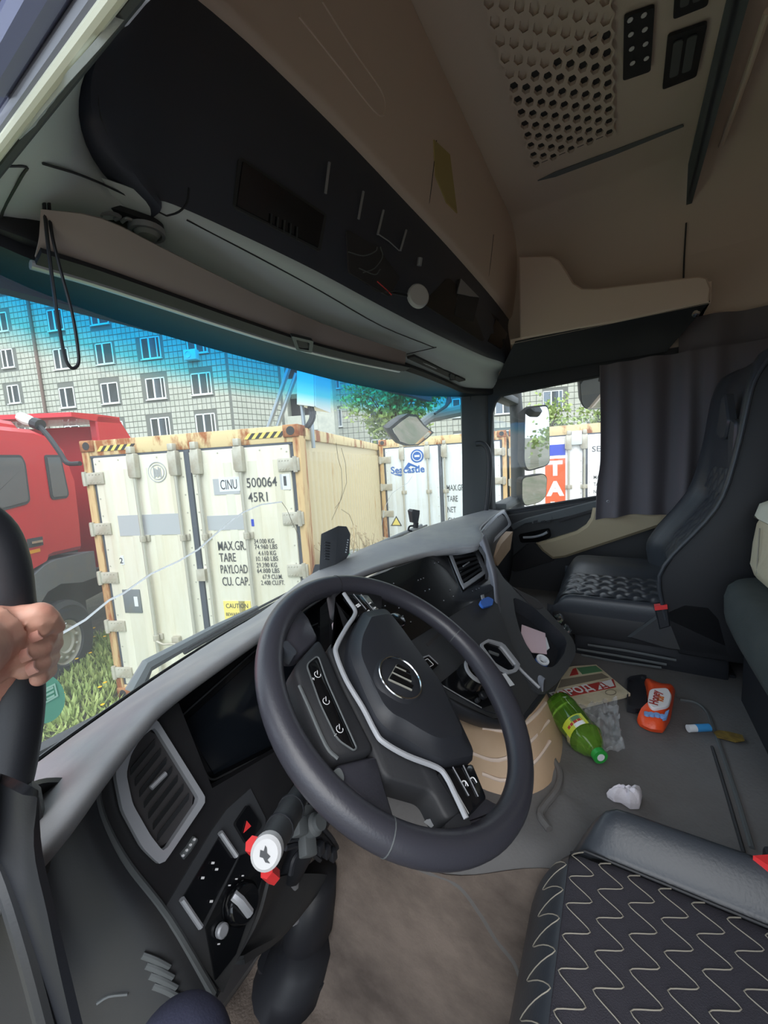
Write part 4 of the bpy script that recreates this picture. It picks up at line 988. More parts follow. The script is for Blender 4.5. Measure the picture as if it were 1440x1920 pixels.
b = B(); b.box((-1.02, .60, .05), (1.02, .70, .56)); b.box((-.25, .45, .05), (.2, .65, .52)); b.done('dash_core', 'dark_void', dash)  # dark boxes added inside the dash to block light
# driver's face of the dash
part('vent_fascia', PL1, [(186, 1446), (205, 1408), (245, 1362), (285, 1334), (335, 1318), (398, 1478), (470, 1436), (548, 1390), (566, 1440), (532, 1500), (505, 1535), (500, 1640), (445, 1790), (402, 1868), (308, 1718), (226, 1618), (172, 1508)], 'dusty_black', t=.03)
b = B(); b.tube(on(PL1, [(300, 1326), (262, 1346), (222, 1382), (198, 1420), (186, 1450), (182, 1500), (200, 1556), (240, 1625), (315, 1722), (400, 1864)], .002), .005, 8, smooth=4); b.done('fascia_bezel', 'plastic_grey', dash)
part('instrument_cluster', PL2, [(300, 1330), (380, 1240), (480, 1175), (640, 1085), (760, 1090), (760, 1300), (560, 1410), (390, 1490)], 'gloss_black', t=.02)
q = rounded(on(PL2, [(330, 1352), (480, 1218), (640, 1150), (640, 1330), (540, 1392), (395, 1466)], .004), .012); b = B(); b.tube(q, .0016, 5, closed=True); b.done('cluster_rim', 'plastic_dark', dash)
q = on(PL2, [(345, 1356), (480, 1232), (620, 1170), (620, 1330), (535, 1384), (402, 1452)], .002); b = B(); b.prism(q, -PL2[1] * .004); b.done('cluster_screen', 'screen_glass', dash)
# driver's air vent
vo = on(PL1, [(286, 1346), (382, 1500), (297, 1624), (262, 1590), (224, 1520), (210, 1450), (224, 1405), (254, 1366)], .004)
vi = on(PL1, [(284, 1364), (368, 1499), (301, 1598), (276, 1566), (243, 1508), (231, 1452), (240, 1415), (260, 1384)], .004)
vo2 = resample(rounded(vo, .008), 60); vi2 = resample(rounded(vi, .006), 60)
def align(o, i):
    k = min(range(len(i)), key=lambda k: (i[k] - o[0]).length); return i[k:] + i[:k]
vi2 = align(vo2, vi2)
b = B(); frame_ring(b, vo2, vi2, PL1[1] * .010); av = b.done('air_vent', 'silver', dash)
b = B(); b.prism(resample(vi2, 24), -PL1[1] * .002); b.done('vent_back', 'dark_void', av)
for k in range(7):
    t = (k + .5) / 7; a = V(on(PL1, [(238 + t * 58, 1440 + t * 145)], .006)[0]); c = V(on(PL1, [(284 + t * 74, 1384 + t * 118)], .006)[0])
    a = a.lerp(c, .04); w_ = V((0, 0, .011)) + PL1[1] * .004
    b = B(); b.prism([a - w_ * .5, c - w_ * .5, c + w_ * .5, a + w_ * .5], PL1[1] * .002); b.done('slat', 'plastic_dark', av, smooth=0)
b = B(); a, c = on(PL1, [(283, 1478), (311, 1450)], .012); b.tube([a, c], .0035, 6); b.done('vent_knob', 'silver', av)
b = B(); b.tube(on(PL1, [(341, 1606), (353, 1592), (366, 1572)], .002), .005, 6); sld = b.done('vent_wheel', 'plastic_grey', dash)
for k in range(4): b = B(); b.lathe([(0, .003), (.0016, .003), (.0016, 0)], zto(on(PL1, [(342 + 7 * k, 1604 - 10 * k)], .005)[0], PL1[1]), 6); b.done('tick', 'print_white', sld)
# switch panel below it
swp = part('switch_panel', PL1, [(470, 1478), (425, 1518), (398, 1556), (306, 1708), (418, 1862), (478, 1722), (500, 1600), (498, 1534)], 'plastic_dark', .003, .01)
part('key_bank', PL1, [(417, 1560), (446, 1606), (378, 1735), (342, 1686)], 'gloss_black', .006, .006, swp)
part('key_bank', PL1, [(452, 1604), (488, 1592), (494, 1640), (442, 1790), (404, 1838), (386, 1740)], 'gloss_black', .006, .006, swp)
hz = part('hazard_button', PL1, [(441, 1545), (466, 1508), (492, 1548), (464, 1584)], 'gloss_black', .010, .008, swp, rnd=.004)
q = on(PL1, [(457, 1562), (471, 1549), (463, 1539)], .0125); b = B(); b.prism(q, PL1[1] * -.001); b.done('triangle', 'red_plastic', hz)
for pts in ([(413, 1561), (443, 1605)], [(341, 1686), (376, 1738)]):
    a, c = on(PL1, pts, .010); b = B(); b.tube([a, c], .0055, 8, flat=((0, -1, .5), .6)); b.done('bright_bracket', 'silver', swp)
for u, v in ((399, 1618), (380, 1646), (406, 1630), (396, 1690)):
    b = B(); c = on(PL1, [(u, v)], .009)[0]; b.box((-.0012, -.0022, 0), (.0012, .0022, .0006), M=zto(c, PL1[1])); b.done('icon', 'print_white', swp)
kn = on(PL1, [(452, 1692)], .008)[0]
b = B(); b.lathe([(.024, 0), (.024, .006), (.02, .012), (0, .012)], zto(kn, PL1[1]), 24); kb = b.done('light_knob', 'gloss_black', swp)
b = B(); a, c = on(PL1, [(438, 1678), (468, 1712)], .022); b.tube([a, a.lerp(c, .3) + PL1[1] * .005, c], .006, 8); b.done('knob_grip', 'silver', kb)
for u, v in ((430, 1660), (443, 1648), (455, 1642), (470, 1655), (430, 1700), (415, 1742), (432, 1725), (410, 1770)):
    b = B(); c = on(PL1, [(u, v)], .008)[0]; b.box((-.0007, -.0018, 0), (.0007, .0018, .0006), M=zto(c, PL1[1])); b.done('icon', 'print_white', swp)
b = B(); b.lathe([(.008, 0), (.008, .006), (.006, .008), (0, .008)], zto(on(PL1, [(414, 1744)], .008)[0], PL1[1]), 14); b.done('dimmer', 'satin', swp)
# side of the dash by the driver's door
re_ = on(PL1, [(186, 1446), (176, 1500), (226, 1616), (308, 1716), (402, 1866), (425, 1960)], -.002)
le_ = [W(*q, x=-.90) for q in ((30, 1478), (20, 1540), (40, 1640), (70, 1760), (95, 1880), (115, 1990))]
b = B(); b.patch([[a, a.lerp(c, .35) + V((0, .01, 0)), a.lerp(c, .75) + V((0, -.01, 0)), c] for a, c in zip(le_, re_)], 4, 4, thick=.006); side = b.done('dash_side', 'plastic_dark', dash, 1.0)
ts = bvh(side)
for k in range(4):
    u0, v0 = 268 + k * 7, 1788 + k * 19
    b = B(); b.tube([hit(ts, u0, v0, .002), hit(ts, u0 + 25, v0 + 8, .003), hit(ts, u0 + 48, v0 + 24, .002)], .0042, 8, smooth=3, flat=((0, 0, 1), .6)); b.done('grille_bar', 'plastic_grey', dash)
b = B(); b.tube([hit(ts, *q, .001) for q in ((182, 1880), (205, 1866), (240, 1862))], .0016, 5, smooth=3); b.done('panel_seam', 'plastic_grey', dash)
q = [hit(ts, *p_, .004) for p_ in ((70, 1500), (150, 1436), (168, 1440), (172, 1500), (180, 1560))] if False else None
# lower knee trim and column
b = B(); l1 = on(PL1, [(402, 1866), (440, 1795), (480, 1720), (500, 1650)], -.01); l2 = [W(455, 1800, y=.46), W(520, 1755, y=.47), W(575, 1690, y=.48), W(612, 1640, y=.49)]
b.patch([l1, [a.lerp(c, .5) + V((0, .03, -.01)) for a, c in zip(l1, l2)], l2, [p_ + V((.004, .01, -.012)) for p_ in l2], [p_ + V((0, .03, -.02)) for p_ in l2]], 3, 4, thick=.005); b.done('knee_trim', 'plastic_dark', dash, 1.0)
# centre stack
stack = part('radio_fascia', PL4, [(600, 1140), (640, 1098), (700, 1080), (800, 1044), (880, 1031), (905, 1034), (928, 1103), (765, 1205), (700, 1245), (600, 1290)], 'gloss_black', 0, .02)
rvo = on(PL4, [(838, 1033), (893, 1026), (913, 1075), (868, 1107)], .003); rvi = on(PL4, [(846, 1040), (889, 1034), (905, 1072), (868, 1098)], .003)
rvo = resample(rounded(rvo, .008), 24); rvi = align(rvo, resample(rounded(rvi, .006), 24))
b = B(); frame_ring(b, rvo, rvi, PL4[1] * .006); rv = b.done('air_vent', 'satin', dash)
for k in range(5):
    t = (k + .5) / 5; a, c = on(PL4, [(847 + t * 22, 1041 + t * 55), (890 + t * 14, 1036 + t * 34)], .005); w_ = V((0, 0, .008))
    b = B(); b.prism([a - w_ * .5, c - w_ * .5, c + w_ * .5, a + w_ * .5], PL4[1] * .002); b.done('slat', 'plastic_dark', rv, smooth=0)
b = B(); a, c = on(PL4, [(868, 1062), (880, 1054)], .010); b.tube([a, c], .0022, 6); b.done('vent_knob', 'silver', rv)
for u, v in ((784, 1088), (789, 1086), (794, 1084), (738, 1094), (815, 1056), (822, 1054), (797, 1108), (805, 1105), (844, 1106), (850, 1118), (832, 1126), (886, 1108), (893, 1105), (898, 1103), (748, 1140), (722, 1136), (755, 1155), (770, 1166)):
    b = B(); c = on(PL4, [(u, v)], .002)[0]; b.box((-.002, -.0012, 0), (.002, .0012, .0006), M=basis(c, (1, 0, 0), PL4[1].cross(V((1, 0, 0))))); b.done('icon', 'satin', stack)
c = on(PL4, [(742, 1168)], .004)[0]; b = B(); b.lathe([(.020, 0), (.020, .012), (.017, .014), (0, .014)], zto(c, PL4[1]), 20); kb = b.done('radio_knob', 'gloss_black', stack); b = B(); b.lathe([(.0205, .008), (.0215, .010), (.0205, .012)], zto(c, PL4[1]), 20, cap=False); b.done('knob_ring', 'chrome', kb)
low = part('lower_stack', PL3, [(700, 1245), (765, 1203), (926, 1102), (938, 1150), (958, 1205), (985, 1256), (1018, 1292), (979, 1344), (924, 1347), (823, 1298), (740, 1268)], 'plastic_dark', 0, .02)
lipp = [(740, 1268), (823, 1298), (870, 1325), (924, 1347), (955, 1349), (979, 1344), (1018, 1292)]
b = B(); q = on(PL3, lipp, .002); b.patch([[a + V((0, .0, 0)), a + V((0, -.006, -.008)), a + V((0, .0, -.022)), a + V((0, .03, -.03))] for a in q], 3, 3, thick=.003); b.done('stack_lip', 'plastic_black', dash, 1.0)
b = B(); b.tube(on(PL3, [(835, 1285), (880, 1318), (925, 1337), (955, 1338)], .001), .0015, 5, smooth=3); b.done('panel_seam', 'plastic_black', dash)
part('card_slot', PL3, [(799, 1207), (824, 1184), (828, 1188), (803, 1212)], 'dark_void', .001, .004)
rk = part('rocker_switch', PL3, [(786, 1238), (803, 1230), (822, 1247), (806, 1260)], 'gloss_black', .010, .012, rnd=.004)
b = B(); b.tube(rounded(on(PL3, [(792, 1240), (802, 1235), (813, 1246), (803, 1252)], .0115), .002), .0008, 4, closed=True); b.done('icon', 'print_white', rk)
b = B(); b.tube(on(PL3, [(788, 1235), (804, 1229), (821, 1245)], .009), .0018, 5); b.done('bright_edge', 'satin', rk)
kbz = part('shifter_plate', PL3, [(824, 1282), (863, 1250), (905, 1255), (932, 1318), (902, 1328)], 'gloss_black', .004, .006, rnd=.006)
b = B(); b.tube(on(PL3, [(826, 1283), (865, 1306), (903, 1327)], .006), .0012, 5); b.done('plate_edge', 'satin', kbz)
kc = W(879, 1276, pl=sh(PL3, .004)); ax = (PL3[1] + V((0, 0, .2))).normalized()
b = B(); b.lathe([(.034, 0), (.034, .016), (.030, .022), (.030, .040), (.028, .043), (0, .043)], zto(kc, ax), 32); kb = b.done('gear_knob', 'gloss_black', kbz)
b = B(); b.lathe([(.0265, .0436), (.0315, .0425), (.0318, .037), (.0275, .037)], zto(kc, ax), 32, cap=False); b.done('knob_ring', 'silver', kb)
for k in range(7):
    a = 2 * PI * k / 7; M_ = zto(kc, ax); c = M_ @ V((.017 * math.cos(a), .017 * math.sin(a), .0432)); b = B(); b.box((-.0026, -.0016, 0), (.0026, .0016, .0008), M=zto(c, ax)); b.done('mark', 'print_white', kb)
for u, v, r in ((903, 1305, .009), (893, 1315, .005)):
    b = B(); b.lathe([(r, 0), (r, .008), (r * .8, .010), (0, .010)], zto(on(PL3, [(u, v)], .006)[0], PL3[1]), 16); b.done('push_button', 'plastic_black', kbz)
co_ = on(PL3, [(897, 1210), (913, 1200), (942, 1208), (974, 1249), (966, 1262), (950, 1266), (925, 1250)], .003); ci = on(PL3, [(902, 1212), (914, 1205), (938, 1213), (966, 1249), (960, 1257), (949, 1259), (927, 1246)], .003)
co_ = resample(rounded(co_, .006), 28); ci = align(co_, resample(rounded(ci, .005), 28))
b = B(); frame_ring(b, co_, ci, PL3[1] * .006); ch = b.done('cup_holder', 'silver', dash)
b = B(); b.prism(ci, -PL3[1] * .001); b.done('cup_well', 'gloss_black', ch)
b = B(); a = on(PL3, [(917, 1222), (934, 1228)], .004); b.tube(a, .004, 6); b.done('well_clip', 'plastic_grey', ch)
b = B(); b.prism(on(PL3, [(935, 1264), (948, 1262), (965, 1284), (956, 1287)], .006), PL3[1] * -.001); o = b.done('card', 'sticker_white', smooth=0); tag(o, 'white card lying below the chrome cup holder', 'card')
k_ = thing('key', 'blue headed key left on the centre console', 'key', on(PL3, [(910, 1132)], .004)[0])
b = B(); b.prism(rounded(on(PL3, [(897, 1134), (900, 1127), (912, 1122), (922, 1127), (920, 1138), (904, 1142)], .006), .006), PL3[1] * .009); b.done('key_head', mat('key_blue', (60, 110, 200), .4), k_)
b = B(); b.prism(on(PL3, [(904, 1128), (908, 1127), (906, 1116), (901, 1117)], .007), PL3[1] * .004); b.done('key_blade', 'satin', k_)
# wing and side tray
wl_ = [(903, 1012), (913, 1045), (924, 1086), (930, 1148), (944, 1200), (974, 1252), (1016, 1291)]
wx = [.17, .155, .14, .11, .08, .03, -.06]
wlp = [W(u, v, x=x) for (u, v), x in zip(wl_, wx)]
A5 = wlp[3]; PL5 = plane3(A5, wlp[6], W(1075, 1205, x=.16))
to = [(916, 1046), (931, 1062), (945, 1085), (964, 1102), (1007, 1123), (1031, 1150), (1064, 1184), (1078, 1205), (1080, 1225), (1068, 1250), (1045, 1280), (1022, 1300), (1000, 1290), (978, 1262), (955, 1222), (940, 1180), (932, 1130), (924, 1086)]
ti = [(962, 1120), (975, 1124), (1001, 1139), (1037, 1172), (1058, 1192), (1063, 1205), (1058, 1226), (1045, 1244), (1034, 1252), (1020, 1250), (1004, 1240), (985, 1205), (974, 1180), (966, 1150)]
toP = resample(rounded(on(PL5, to, .0), .008), 60); tiP = align(toP, resample(rounded(on(PL5, ti, .0), .008), 60))
b = B(); frame_ring(b, toP, tiP, -PL5[1] * .012); tray = b.done('tray_frame', 'plastic_dark', dash, .5)
b = B(); t2 = [p_ - PL5[1] * .045 + (sum(tiP, V()) / 60 - p_) * .08 for p_ in tiP]; n = 60
b.add(tiP + t2, [[i, (i + 1) % n, n + (i + 1) % n, n + i] for i in range(n)] + [list(range(n, 2 * n))]); b.done('tray_pocket', 'plastic_black', dash, .5)
b = B(); b.prism(resample(toP, 40), -PL5[1] * .09); 
b = B(); o2 = [p_ - PL5[1] * .07 + (sum(toP, V()) / 60 - p_) * .10 for p_ in toP]; b.add(toP + o2, [[i, (i + 1) % n, n + (i + 1) % n, n + i] for i in range(n)] + [list(range(n, 2 * n))]); b.done('tray_body', 'plastic_black', dash, .5)
b = B(); b.patch([[p_ + V((-.006, -.004, -.004)), p_ + PL5[1] * .010, p_ + V((.018, .0, .006)) + PL5[1] * .008, p_ + V((.034, .0, .004)), p_ + V((.04, .02, -.02))] for p_ in wlp], 4, 3, thick=.003); mat('wing_grey', (124, 126, 136), .5, bump=(420, .15, .001)); b.done('wing_trim', 'wing_grey', dash, 1.0)
b = B(); b.prism(rounded(on(PL5, [(966, 1104), (985, 1112), (1012, 1130), (1020, 1138), (1010, 1142), (990, 1130)], .001), .004), -PL5[1] * .004); b.done('tray_slot', 'dark_void', dash)
b = B(); b.tube(on(PL5, [(933, 1175), (944, 1205), (968, 1246), (1012, 1290)], .004), .004, 6, smooth=3); b.done('tray_edge', 'satin', dash)
PT = sh(PL5, -.030)
b = B(); q = on(PT, [(978, 1172), (1022, 1188), (1025, 1227), (997, 1224), (976, 1194)]); b.prism(q, PL5[1] * .002); o = b.done('paper_slip', mat('paper_pink', (214, 190, 200), .8), smooth=0); tag(o, 'folded pinkish paper in the side tray of the dashboard', 'paper')
b = B(); q = on(PT, [(990, 1180), (1024, 1196), (1030, 1216), (1020, 1224), (996, 1205)], -.003); b.prism(q, PL5[1] * .002); o = b.done('paper_slip', 'sticker_white', smooth=0); tag(o, 'white paper sticking out under the pinkish one in the tray', 'paper')
c = on(sh(PL5, -.022), [(1016, 1240)])[0]; b = B(); M_ = zto(c, PL5[1]); b.lathe([(.017, -.008), (.017, .008), (.011, .008), (.011, -.008), (.017, -.008)], M_, 24, cap=False); b.cm = 1; b.lathe([(.0175, -.004), (.0175, .004)], M_, 24, cap=False); o = b.done('tape_roll', ['sticker_white', 'key_blue']); tag(o, 'small roll of white and blue tape in the tray corner', 'tape')
# passenger's vent strip
PL6 = (V((.42, .444, .742)), V((.09, -.97, .30)).normalized())
so_ = on(PL6, [(893, 1004), (912, 982), (929, 964), (942, 957), (950, 968), (957, 984), (935, 1005), (912, 1028), (900, 1020)], .004)
si = on(PL6, [(897, 1006), (914, 986), (930, 969), (940, 963), (946, 971), (952, 984), (933, 1000), (911, 1022), (902, 1016)], .004)
so_ = resample(so_, 36); si = align(so_, resample(si, 36)); b = B(); frame_ring(b, so_, si, PL6[1] * .008); pv = b.done('trim_frame', 'silver', dash)
b = B(); b.prism(on(PL6, [(897, 1006), (914, 986), (930, 969), (943, 992), (911, 1022), (902, 1016)], .003), -PL6[1] * .004); b.done('trim_panel', 'satin', pv)
b = B(); b.prism(on(PL6, [(930, 969), (940, 963), (952, 984), (943, 992)], .002), -PL6[1] * .004); b.done('vent_back', 'dark_void', pv)
for k in range(4):
    a, c = on(PL6, [(932 + 2.6 * k, 968 - 1.6 * k), (943 + 2.6 * k, 991 - 2.2 * k)], .006); b = B(); b.tube([a, c], .003, 5); b.done('slat', 'plastic_dark', pv)
b = B(); b.patch([[V((.20, .385, .715)), V((.45, .445, .735)), V((.85, .485, .735)), V((1.02, .50, .725))], [V((.19, .36, .66)), V((.45, .42, .665)), V((.85, .46, .66)), V((1.02, .48, .65))], [V((.19, .38, .50)), V((.45, .43, .48)), V((.85, .46, .46)), V((1.02, .47, .46))], [V((.19, .45, .30)), V((.45, .50, .25)), V((.85, .52, .22)), V((1.02, .53, .2))]], 4, 4, thick=.01); b.done('glove_panel', 'plastic_black', dash, 1.0)
q = [W(*p_, y=.405) for p_ in ((962, 996), (957, 1030), (933, 1062), (928, 1044), (940, 1020))]; b = B(); b.prism(rounded(q, .01), (0, .03, 0)); b.done('knee_pad', 'beige_dash', dash)
# beige lower console
cp = [(-.225, .36), (-.285, .24), (-.275, .17), (-.22, .125), (-.12, .118), (-.02, .135), (.06, .165), (.09, .30), (.06, .42)]
cps = [V((x, y, 0)) for x, y in cp]; cps = rounded(cps, .05, 4); 
rings = []
for z, k in ((-.01, .035), (.25, .03), (.33, .02), (.34, .012), (.37, .0), (.40, -.02), (.415, -.05)):
    c = V((-.09, .28, 0)); rings.append([V((p_.x, p_.y, z)) + (p_ - c).normalized() * k for p_ in cps])
b = B(); b.loft(rings); bc = b.done('lower_console', 'beige_dash', dash, .7)
tb = bvh(bc)
for pts in ([(905, 1365), (960, 1372), (1000, 1345), (1022, 1318)], [(880, 1410), (935, 1425), (990, 1395), (1028, 1352)], [(905, 1450), (950, 1462), (1000, 1430), (1030, 1390)]):
    try:
        b = B(); b.tube([hit(tb, *q, .001) for q in pts], .004, 6, smooth=4); b.done('console_groove', 'beige', dash)
    except ValueError: pass
# steering column, stalk, gaiter
WC = V((-.508, .285, .662)); WX = V((.999, .044, 0)); WN = V((.026, -.586, .81)).normalized(); WX = (WX - WX.dot(WN) * WN).normalized(); WY = WN.cross(WX)
sc_ = thing('steering_column', 'black steering column with stalk, cables and rubber floor boot under the wheel', 'steering column', (-.55, .5, .02))
MC = Matrix(((WX.x, WY.x, WN.x, WC.x), (WX.y, WY.y, WN.y, WC.y), (WX.z, WY.z, WN.z, WC.z), (0, 0, 0, 1)))
b = B(); b.loft([[MC @ V((x * k, y * k - .012, z)) for x, y in ((-.05, -.05), (.05, -.05), (.06, -.02), (.06, .04), (.04, .06), (-.04, .06), (-.06, .04), (-.06, -.02))] for z, k in ((-.06, .9), (-.09, 1.1), (-.19, 1.15), (-.24, .8))]); b.done('shroud', 'plastic_black', sc_, .8)
b = B(); b.tube([W(545, 1640, y=.50), W(550, 1720, y=.51)], [.014, .014], 12); b.done('shaft', 'satin', sc_)
b = B(); b.tube([MC @ V((0, 0, -.2)), W(545, 1640, y=.50)], [.03, .02], 12); b.done('column_tube', 'plastic_black', sc_)
sa, sb = W(568, 1478, y=.40), W(503, 1592, y=.345)
b = B(); b.tube([sa, sa.lerp(sb, .35), sa.lerp(sb, .42), sa.lerp(sb, .75), sb], [.014, .0155, .0175, .0175, .016], 16); stk = b.done('stalk', 'plastic_dark', sc_)
for t in (.40, .72): b = B(); c = sa.lerp(sb, t); d = (sb - sa).normalized(); b.tube([c - d * .002, c + d * .002], .0187, 16); b.done('stalk_ring', 'plastic_black', stk)
dcap = (CAM - sb).normalized() * .6 + (sb - sa).normalized() * .8; dcap.normalize()
b = B(); M_ = zto(sb + dcap * .004, dcap); b.lathe([(.0, .010), (.014, .010), (.0175, .007), (.018, -.004), (.012, -.008)], M_, 28); cap = b.done('horn_cap', 'puck', stk)
ic = [(-.006, -.002), (-.002, -.003), (.001, -.007), (.006, -.008), (.003, -.005), (.006, -.002), (.002, .001), (.001, .006), (-.001, .008), (-.002, .003), (-.006, .004)]
xr_ = (RW @ V((1, 0, 0))); yr_ = -(RW @ V((0, 1, 0))); Mi = basis(sb + dcap * .0145, xr_ - xr_.dot(dcap) * dcap, yr_ - yr_.dot(dcap) * dcap)
b = B(); b.prism([Mi @ V((x * 1.0, y * 1.0, 0)) for x, y in ic], dcap * .0006); b.done('horn_icon', 'letter_dark', cap, smooth=0)
for p0_, p1_ in (((472, 1582), (490, 1602)), ((500, 1632), (514, 1644))):
    a, c = W(*p0_, y=.375), W(*p1_, y=.375); b = B(); b.tube([a, c], .009, 6); b.done('red_tag', 'red_plastic', sc_)
b = B(); M_ = zto(W(592, 1545, y=.40), (.2, -.7, .5)); b.lathe([(.016, -.02), (.016, .0), (.012, .004), (.012, .012), (0, .012)], M_, 16); b.box((-.03, -.012, -.03), (.035, .012, -.012), .003, M=M_); b.box((-.012, -.035, -.02), (.012, -.016, .0), .003, M=M_); b.done('ignition_lock', 'plastic_grey', sc_)
for pts in ([(540, 1575), (565, 1572), (590, 1585), (612, 1592)], [(535, 1590), (560, 1585), (585, 1600), (600, 1612)], [(560, 1600), (575, 1590), (600, 1578), (625, 1588)], [(545, 1640), (552, 1610), (570, 1590)], [(580, 1530), (600, 1548), (620, 1570), (632, 1590)], [(555, 1560), (580, 1568), (606, 1570), (628, 1600)]):
    b = B(); b.tube([W(*q, y=.42) for q in pts], .0042, 6, smooth=4); b.done('cable', 'cable_black', sc_)
for k in range(3): b = B(); c = W(600 + 12 * k, 1590 + 6 * k, y=.41); b.box((c.x - .006, c.y - .006, c.z - .01), (c.x + .006, c.y + .006, c.z + .01), .002); b.done('connector', 'plastic_black', sc_)
rg = []
for (u, v, y), r, k in (((592, 1650, .50), .050, .7), ((585, 1700, .51), .056, .75), ((580, 1735, .515), .058, .8), ((578, 1745, .515), .050, .8), ((575, 1770, .515), .062, .85), ((560, 1800, .53), .072, .9), ((552, 1822, .54), .085, .9)):
    c = W(u, v, y=y); rg.append([c + V((r * math.cos(a), r * k * math.sin(a), 0)) for a in [2 * PI * i / 20 for i in range(20)]])
b = B(); b.loft(rg); b.done('boot', 'plastic_black', sc_, 2.0)
q = [W(*p_, z=.035) for p_ in ((476, 1812), (505, 1836), (545, 1864), (575, 1868), (605, 1850), (620, 1820), (622, 1760), (600, 1730), (520, 1740))]
b = B(); b.prism(rounded(q, .02), (0, 0, -.04)); b.done('boot_base', 'plastic_black', sc_)
# ------------------------------------------------------------------ steering wheel
sw_ = thing('steering_wheel', 'black leather steering wheel with striped round emblem and bright trim', 'steering wheel', WC)
z7 = lambda a, c: (440 + .4028 * a, 1060 + .4028 * c)
def wp(px, off): return [W(*z7(*q), pl=(WC + WN * off, WN)) for q in px]
RO = .212
pts = []; rr = []
for k in range(96):
    a = 2 * PI * k / 96; d = math.degrees(a) % 360
    g = .0185
    for c0 in (10, 90, 190, 285): g += .0
    pts.append(MC @ V((RO * math.cos(a), RO * math.sin(a), 0)))
    # thumb grips: thicker along the two perforated sectors
    g += .0035 * max(0, math.cos(math.radians((d - 318)) * 2.2)) ** 2 * (1 if abs((d - 318 + 180) % 360 - 180) < 40 else 0)
    rr.append(g)
b = B(); b.tube(pts, rr, 20, closed=True); mat('wheel_leather', (56, 56, 64), .36, bump=(350, .2, .001)); b.done('rim', 'wheel_leather', sw_, 2.0)
for deg in (205, 295, 72, 318 + 36):
    a = math.radians(deg); c = MC @ V((RO * math.cos(a), RO * math.sin(a), 0)); t = (WX * -math.sin(a) + WY * math.cos(a)); b = B()
    b.tube([c - t * .0006, c + t * .0006], .0190, 20); b.done('rim_seam', 'plastic_grey' if deg in (205, 354) else 'leather_side', sw_)
# spokes and hub in the plane of the wheel
def wpart(name, px, m, off, t, par=None, bev=.004, rnd=.008):
    q = wp(px, off); q = rounded(q, rnd) if rnd else q
    n = sum((q[i].cross(q[(i + 1) % len(q)]) for i in range(len(q))), V())
    if n.dot(WN) < 0: q = q[::-1]
    b = B(); b.prism(q, -WN * t, bev); return b.done(name, m, par or sw_, .8)
wpart('spoke', [(205, 330), (300, 190), (345, 235), (392, 335), (300, 425), (235, 420)], 'wheel_leather', .004, .022)
wpart('spoke', [(475, 925), (665, 878), (690, 985), (770, 1240), (560, 1180), (445, 1010)], 'wheel_leather', .004, .022)
wpart('spoke', [(450, 110), (690, 90), (690, 205), (570, 235), (470, 215)], 'leather_side', .0, .022)
wpart('spoke', [(990, 1180), (1165, 1070), (1215, 1100), (1300, 1120), (1200, 1250), (1020, 1270)], 'wheel_leather', .0, .022)
wpart('lower_hub', [(470, 160), (510, 125), (572, 235), (430, 385), (500, 560), (640, 850), (700, 985), (920, 1050), (990, 1190), (1080, 1180), (960, 945), (700, 400)], 'leather_side', .006, .035, rnd=.01)
cb_ = wpart('cruise_block', [(275, 470), (395, 335), (440, 420), (500, 560), (660, 860), (570, 885), (470, 905), (425, 850), (330, 650)], 'leather_side', .010, .035, rnd=.012)
cpn = wpart('button_strip', [(333, 462), (388, 418), (430, 540), (568, 850), (555, 862), (478, 812), (400, 650)], 'gloss_black', .012, .006, cb_, .002)
b = B(); q = rounded(wp([(333, 462), (388, 418), (430, 540), (568, 850), (555, 862), (478, 812), (400, 650)], .0125), .008); b.tube(q, .0012, 5, closed=True); b.done('strip_rim', 'plastic_grey', cpn)
for (u, v), s in (((386, 508), '+'), ((426, 632), ''), ((489, 762), '-')):
    c = wp([(u, v)], .0128)[0]; b = B(); M_ = basis(c, WX, WY)
    b.tube([M_ @ V((.0045 * math.cos(a), .0045 * math.sin(a), 0)) for a in [1.2 + i * .42 for i in range(12)]], .0005, 4)
    b.tube([M_ @ V((0, 0, 0)), M_ @ V((.0045, .0045, 0))], .0005, 4)
    if s: b.tube([M_ @ V((-.012, -.001, 0)), M_ @ V((-.008, -.001, 0))], .0005, 4)
    if s == '+': b.tube([M_ @ V((-.010, .001, 0)), M_ @ V((-.010, -.003, 0))], .0005, 4)
    b.done('icon', 'print_white', cpn)
b = B(); b.tube(wp([(300, 560), (345, 660), (425, 840), (480, 900)], .011), .0022, 6, smooth=4); b.done('edge_highlight', 'plastic_grey', cb_)
pad_px = [(585, 232), (600, 228), (690, 212), (760, 300), (965, 590), (1112, 918), (960, 948), (860, 895), (760, 832), (690, 800), (640, 745), (590, 640), (525, 480), (515, 430), (528, 340)]
q0 = wp(pad_px, .012); c0 = sum(q0, V()) / len(q0)
def grow(k, off): return [c0 + (p_ - c0) * k + WN * off for p_ in q0]
nn = sum((q0[i].cross(q0[(i + 1) % len(q0)]) for i in range(len(q0))), V()); flp = nn.dot(WN) < 0
rg = [rounded(grow(k, o)[::-1] if flp else grow(k, o), .012, 3) for k, o in ((1.0, -.02), (1.0, .004), (.97, .012), (.86, .017), (.80, .024), (.6, .027), (.3, .029), (.02, .029))]
b = B(); b.loft(rg); b.done('airbag_cover', 'plastic_black', sw_, .5)
b = B(); tr_ = wp([(508, 130), (535, 170), (560, 208), (556, 236), (520, 290), (476, 372), (474, 420), (520, 535), (598, 665), (655, 775), (692, 822), (800, 885), (940, 940), (985, 985), (1030, 1075), (1078, 1178)], .017)
b.tube(tr_, .0029, 8, smooth=4, flat=((0, 0, 1), 1.3)); b.done('bright_trim', 'silver', sw_)
